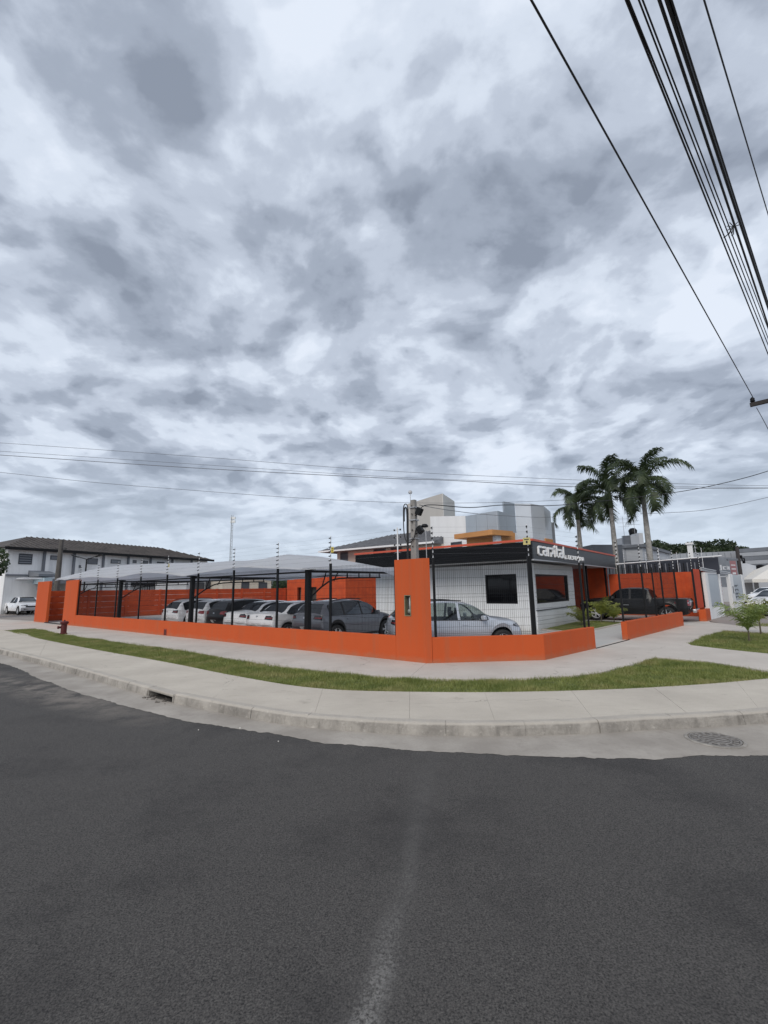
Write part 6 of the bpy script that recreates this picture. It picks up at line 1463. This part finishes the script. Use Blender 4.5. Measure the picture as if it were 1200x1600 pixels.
# white tent and dark back shed
t0_ = atY(1175, 905, 42); e = empty('canopy_tent', (t0_.x, t0_.y, 0), -.35, 'white peaked canopy tent over the cars at right', 'tent')
zc_ = t0_.z
mb = MB(); mb.add([(0, 0, zc_), (8, 0, zc_), (8, 6, zc_), (0, 6, zc_), (4, 3, zc_ + 2.0), (0, 0, zc_ - .3), (8, 0, zc_ - .3), (8, 6, zc_ - .3), (0, 6, zc_ - .3)], ((0, 1, 4), (1, 2, 4), (2, 3, 4), (3, 0, 4), (5, 6, 1, 0), (6, 7, 2, 1), (7, 8, 3, 2), (8, 5, 0, 3))); mb.build('fabric', mat('cream tent fabric', (0.62, 0.60, 0.56), 0.7), e)
for x in (0.05, 7.95):
    for y in (.05, 5.95): MB().tube([(x, y, 0), (x, y, zc_ - .01)], .05, 6).build('pole', GALV, e)
r, L, an_, rp_, w = block('storage_shed', 'dark grey storage shed with shutters behind the parked white cars', 'shed', 1164, 1290, 52, 48, (903, 900), GREYB, 5, roofM=GREYD)
for k in range(6): box('shutter', GREYD if k % 2 else GREYB, r, .3 + k * 1.9, 2.0 + k * 1.9, -.04, -.001, 0, 2.4)
# street lamp and pole at left
t = atY(96.5, 843, 40); e = empty('utility_pole', (t.x, t.y, 0), 0, 'dark concrete utility pole before the warehouse', 'utility pole')
MB().tube([(0, 0, 0), (0, 0, t.z)], [.26, .17], 8).build('shaft', mat('dark concrete', (0.09, 0.085, 0.08), 0.9, .2, 3), e); box('crossarm', CABLE, e, -.5, .5, -.06, .06, t.z - .9, t.z - .8)
t = atY(135.5, 874, 36); e = empty('street_lamp', (t.x, t.y, 0), 0, 'double armed black street lamp before the warehouse', 'street lamp')
MB().tube([(0, 0, 0), (0, 0, t.z)], [.07, .05], 8).build('post', BLACK, e)
for s_ in (-1, 1): mb = MB(); mb.tube([(0, 0, t.z), (s_ * .7, 0, t.z + .22)], .03, 5); mb.build('arm', BLACK, e); mb = MB(); mb.box((s_ * .95, 0, t.z + .28), (.55, .22, .07), 0, 1, Matrix.Rotation(-s_ * .35, 3, 'Y')); mb.build('lamp_head', BLACK, e)
# distant ring of low buildings is hidden; a far tree belt closes the horizon
for k in range(0):
    pass

# ================================================================== WIRES
def wire(pts, r, label, M=CABLEG, group=None, nm='overhead_wire', sides=5):
    P = smooth_line(pts, 10); mb = MB(); o0 = P[0]; mb.tube([p - o0 for p in P], r, sides); o = mb.build(nm, M, None, smooth=True); o.location = o0
    return tag(o, label, 'wire', group)
def px_wire(lst, Ya, Yb, r, label, M=CABLEG, group=None):
    n = len(lst); x0, x1 = lst[0][0], lst[-1][0]
    wire([atY(x, y, Ya + (Yb - Ya) * (x - x0) / (x1 - x0)) for x, y in lst], r, label, M, group)
gm = 'overhead lines crossing the sky above the lot'
px_wire([(-150, 684), (0, 692), (300, 713), (600, 735.5), (880, 749), (1050, 755.5), (1200, 759), (1330, 760)], 34, 34, .015, 'thin topmost line of the set crossing the whole sky', CABLEG, gm)
px_wire([(-150, 697), (0, 705), (300, 725), (600, 744.5), (880, 755.5), (1050, 760), (1200, 761.5), (1330, 761)], 34.6, 34.6, .014, 'thin line just below the topmost crossing line', CABLEG, gm)
px_wire([(-150, 702), (0, 711), (300, 731), (600, 747), (700, 750.5), (880, 760), (1050, 762.5), (1200, 763), (1330, 762)], 34, 34, .024, 'thickest twisted line of the set crossing the sky', CABLEG, gm)
px_wire([(-150, 724), (0, 738), (150, 754), (300, 766), (450, 777), (600, 784.5), (700, 786), (800, 784.5), (900, 780), (1010, 771)], 30, 33, .014, 'lowest sagging line passing behind the concrete pole top', CABLEG, gm)
px_wire([(1000, 803), (1100, 797), (1200, 777), (1330, 744)], 36, 30, .017, 'faint line rising to the right edge above the grey buildings', CABLEG, gm)
Pp = lot(0.62, 0.55)
a0 = atY(655, 800, Pp.y - .1)
wire([a0, atY(661, 791, 12.1), atY(680, 789, 12.6), atY(735, 793, 14), atY(790, 789, 15.2), atY(860, 790, 16.6), atY(920, 785, 17.5), atY(1000, 776.5, 18), atY(1070, 767, 17.5), atY(1130, 755, 16.8), atY(1200, 736, 16), atY(1330, 690, 14.5)], .014, 'thick twisted service cable running right from the concrete pole', CABLE)
wire([atY(655, 789, Pp.y - .1), atY(700, 797, 14), atY(760, 804, 17), atY(830, 808, 21), atY(865, 808, 24)], .010, 'thin wire dropping right from the pole towards the drum building', CABLEG)
# high bundle along the street on the right
def high(p_top, p_low, r, label, zt=8.2, M=CABLE, Yf=15.0, dz=0.0):
    d = ray(*p_top); Pa = Vector((0, 0, H)) + d * ((zt - H) / d.z); Pb = atY(p_low[0], p_low[1], Yf)
    e = Pa + (Pa - Pb) * .5; wire([e, Pa, Pa.lerp(Pb, .33) , Pa.lerp(Pb, .66), Pb], r, label, M, 'high cable bundle over the right side of the street')
high((830, 0), (1176, 620), .012, 'single wire ending on the crossarm insulator', 7.6, CABLE, 14.5)
high((978, 0), (1230, 628), .013, 'left cable of the first dark pair overhead')
high((982, 0), (1231, 615), .011, 'right cable of the first dark pair overhead')
high((998, 0), (1232, 612), .010, 'left wire of the thin middle pair overhead')
high((1004, 0), (1233, 600), .010, 'right wire of the thin middle pair overhead')
high((1030, 0), (1228, 592), .019, 'thick black cable left of the fattest one')
high((1042, 0), (1226, 560), .025, 'fattest black bundled cable overhead')
high((1049, 0), (1232, 572), .012, 'thin cable hugging the fattest one on its right')
high((1100, 0), (1236, 455), .011, 'lone wire nearest the top right corner', 8.6)
t = atY(1146, 354, 14.5); d = ray(1146, 354)
# cable spacer tuft on the bundle
e = empty('cable_spacer', Vector((0, 0, H)) + d.normalized() * 12.2, 0, 'small dark tie with loose ends on the overhead cable bundle', 'cable tie')
mb = MB()
for k in range(9): a = k * .7; mb.tube([(0, 0, 0), (math.cos(a) * .10 - .03, 0.02 * k - .08, math.sin(a) * .12 - .03)], .008, 4)
mb.tube([(0, 0, 0), (-.12, 0, -.16), (-.22, 0, -.24)], .010, 4); mb.build('tie', CABLE, e)
# crossarm with insulator on the pole just outside the frame
P1, P2 = atY(1172, 633, 14.5), atY(1290, 605, 13.4)
cr_o = empty('power_pole', (P2.x, P2.y, 0), 0, 'power pole crossarm with one insulator poking in at right', 'power pole')
MB().tube([(0, 0, -.15), (0, 0, P2.z + 1.6)], [.2, .14], 10).build('shaft', CONC_POLE, cr_o)
o2 = Vector((P2.x, P2.y, 0)); mb = MB(); a, b = P1 - o2, P2 - o2; d = (b - a); L = d.length; q = d.to_track_quat('X', 'Z').to_matrix()
mb.box((a + b) / 2, (L, .10, .13), 0, 1, q); mb.build('crossarm', mat('dark timber', (0.035, 0.03, 0.028), 0.85, .3, 10), cr_o)
ip = atY(1176, 627, 14.5) - o2; mb = MB(); mb.lathe([(0, -.04), (.05, -.03), (.075, .0), (.06, .05), (.07, .08), (.03, .14), (0, .15)], 12, ip); mb.build('insulator', BLACK, cr_o, smooth=True)
wire([atY(1182, 637, 14.5), atY(1192, 655, 13.9), atY(1205, 680, 13.3), atY(1260, 790, 12)], .010, 'wire leaving downwards below the crossarm at right', CABLE)
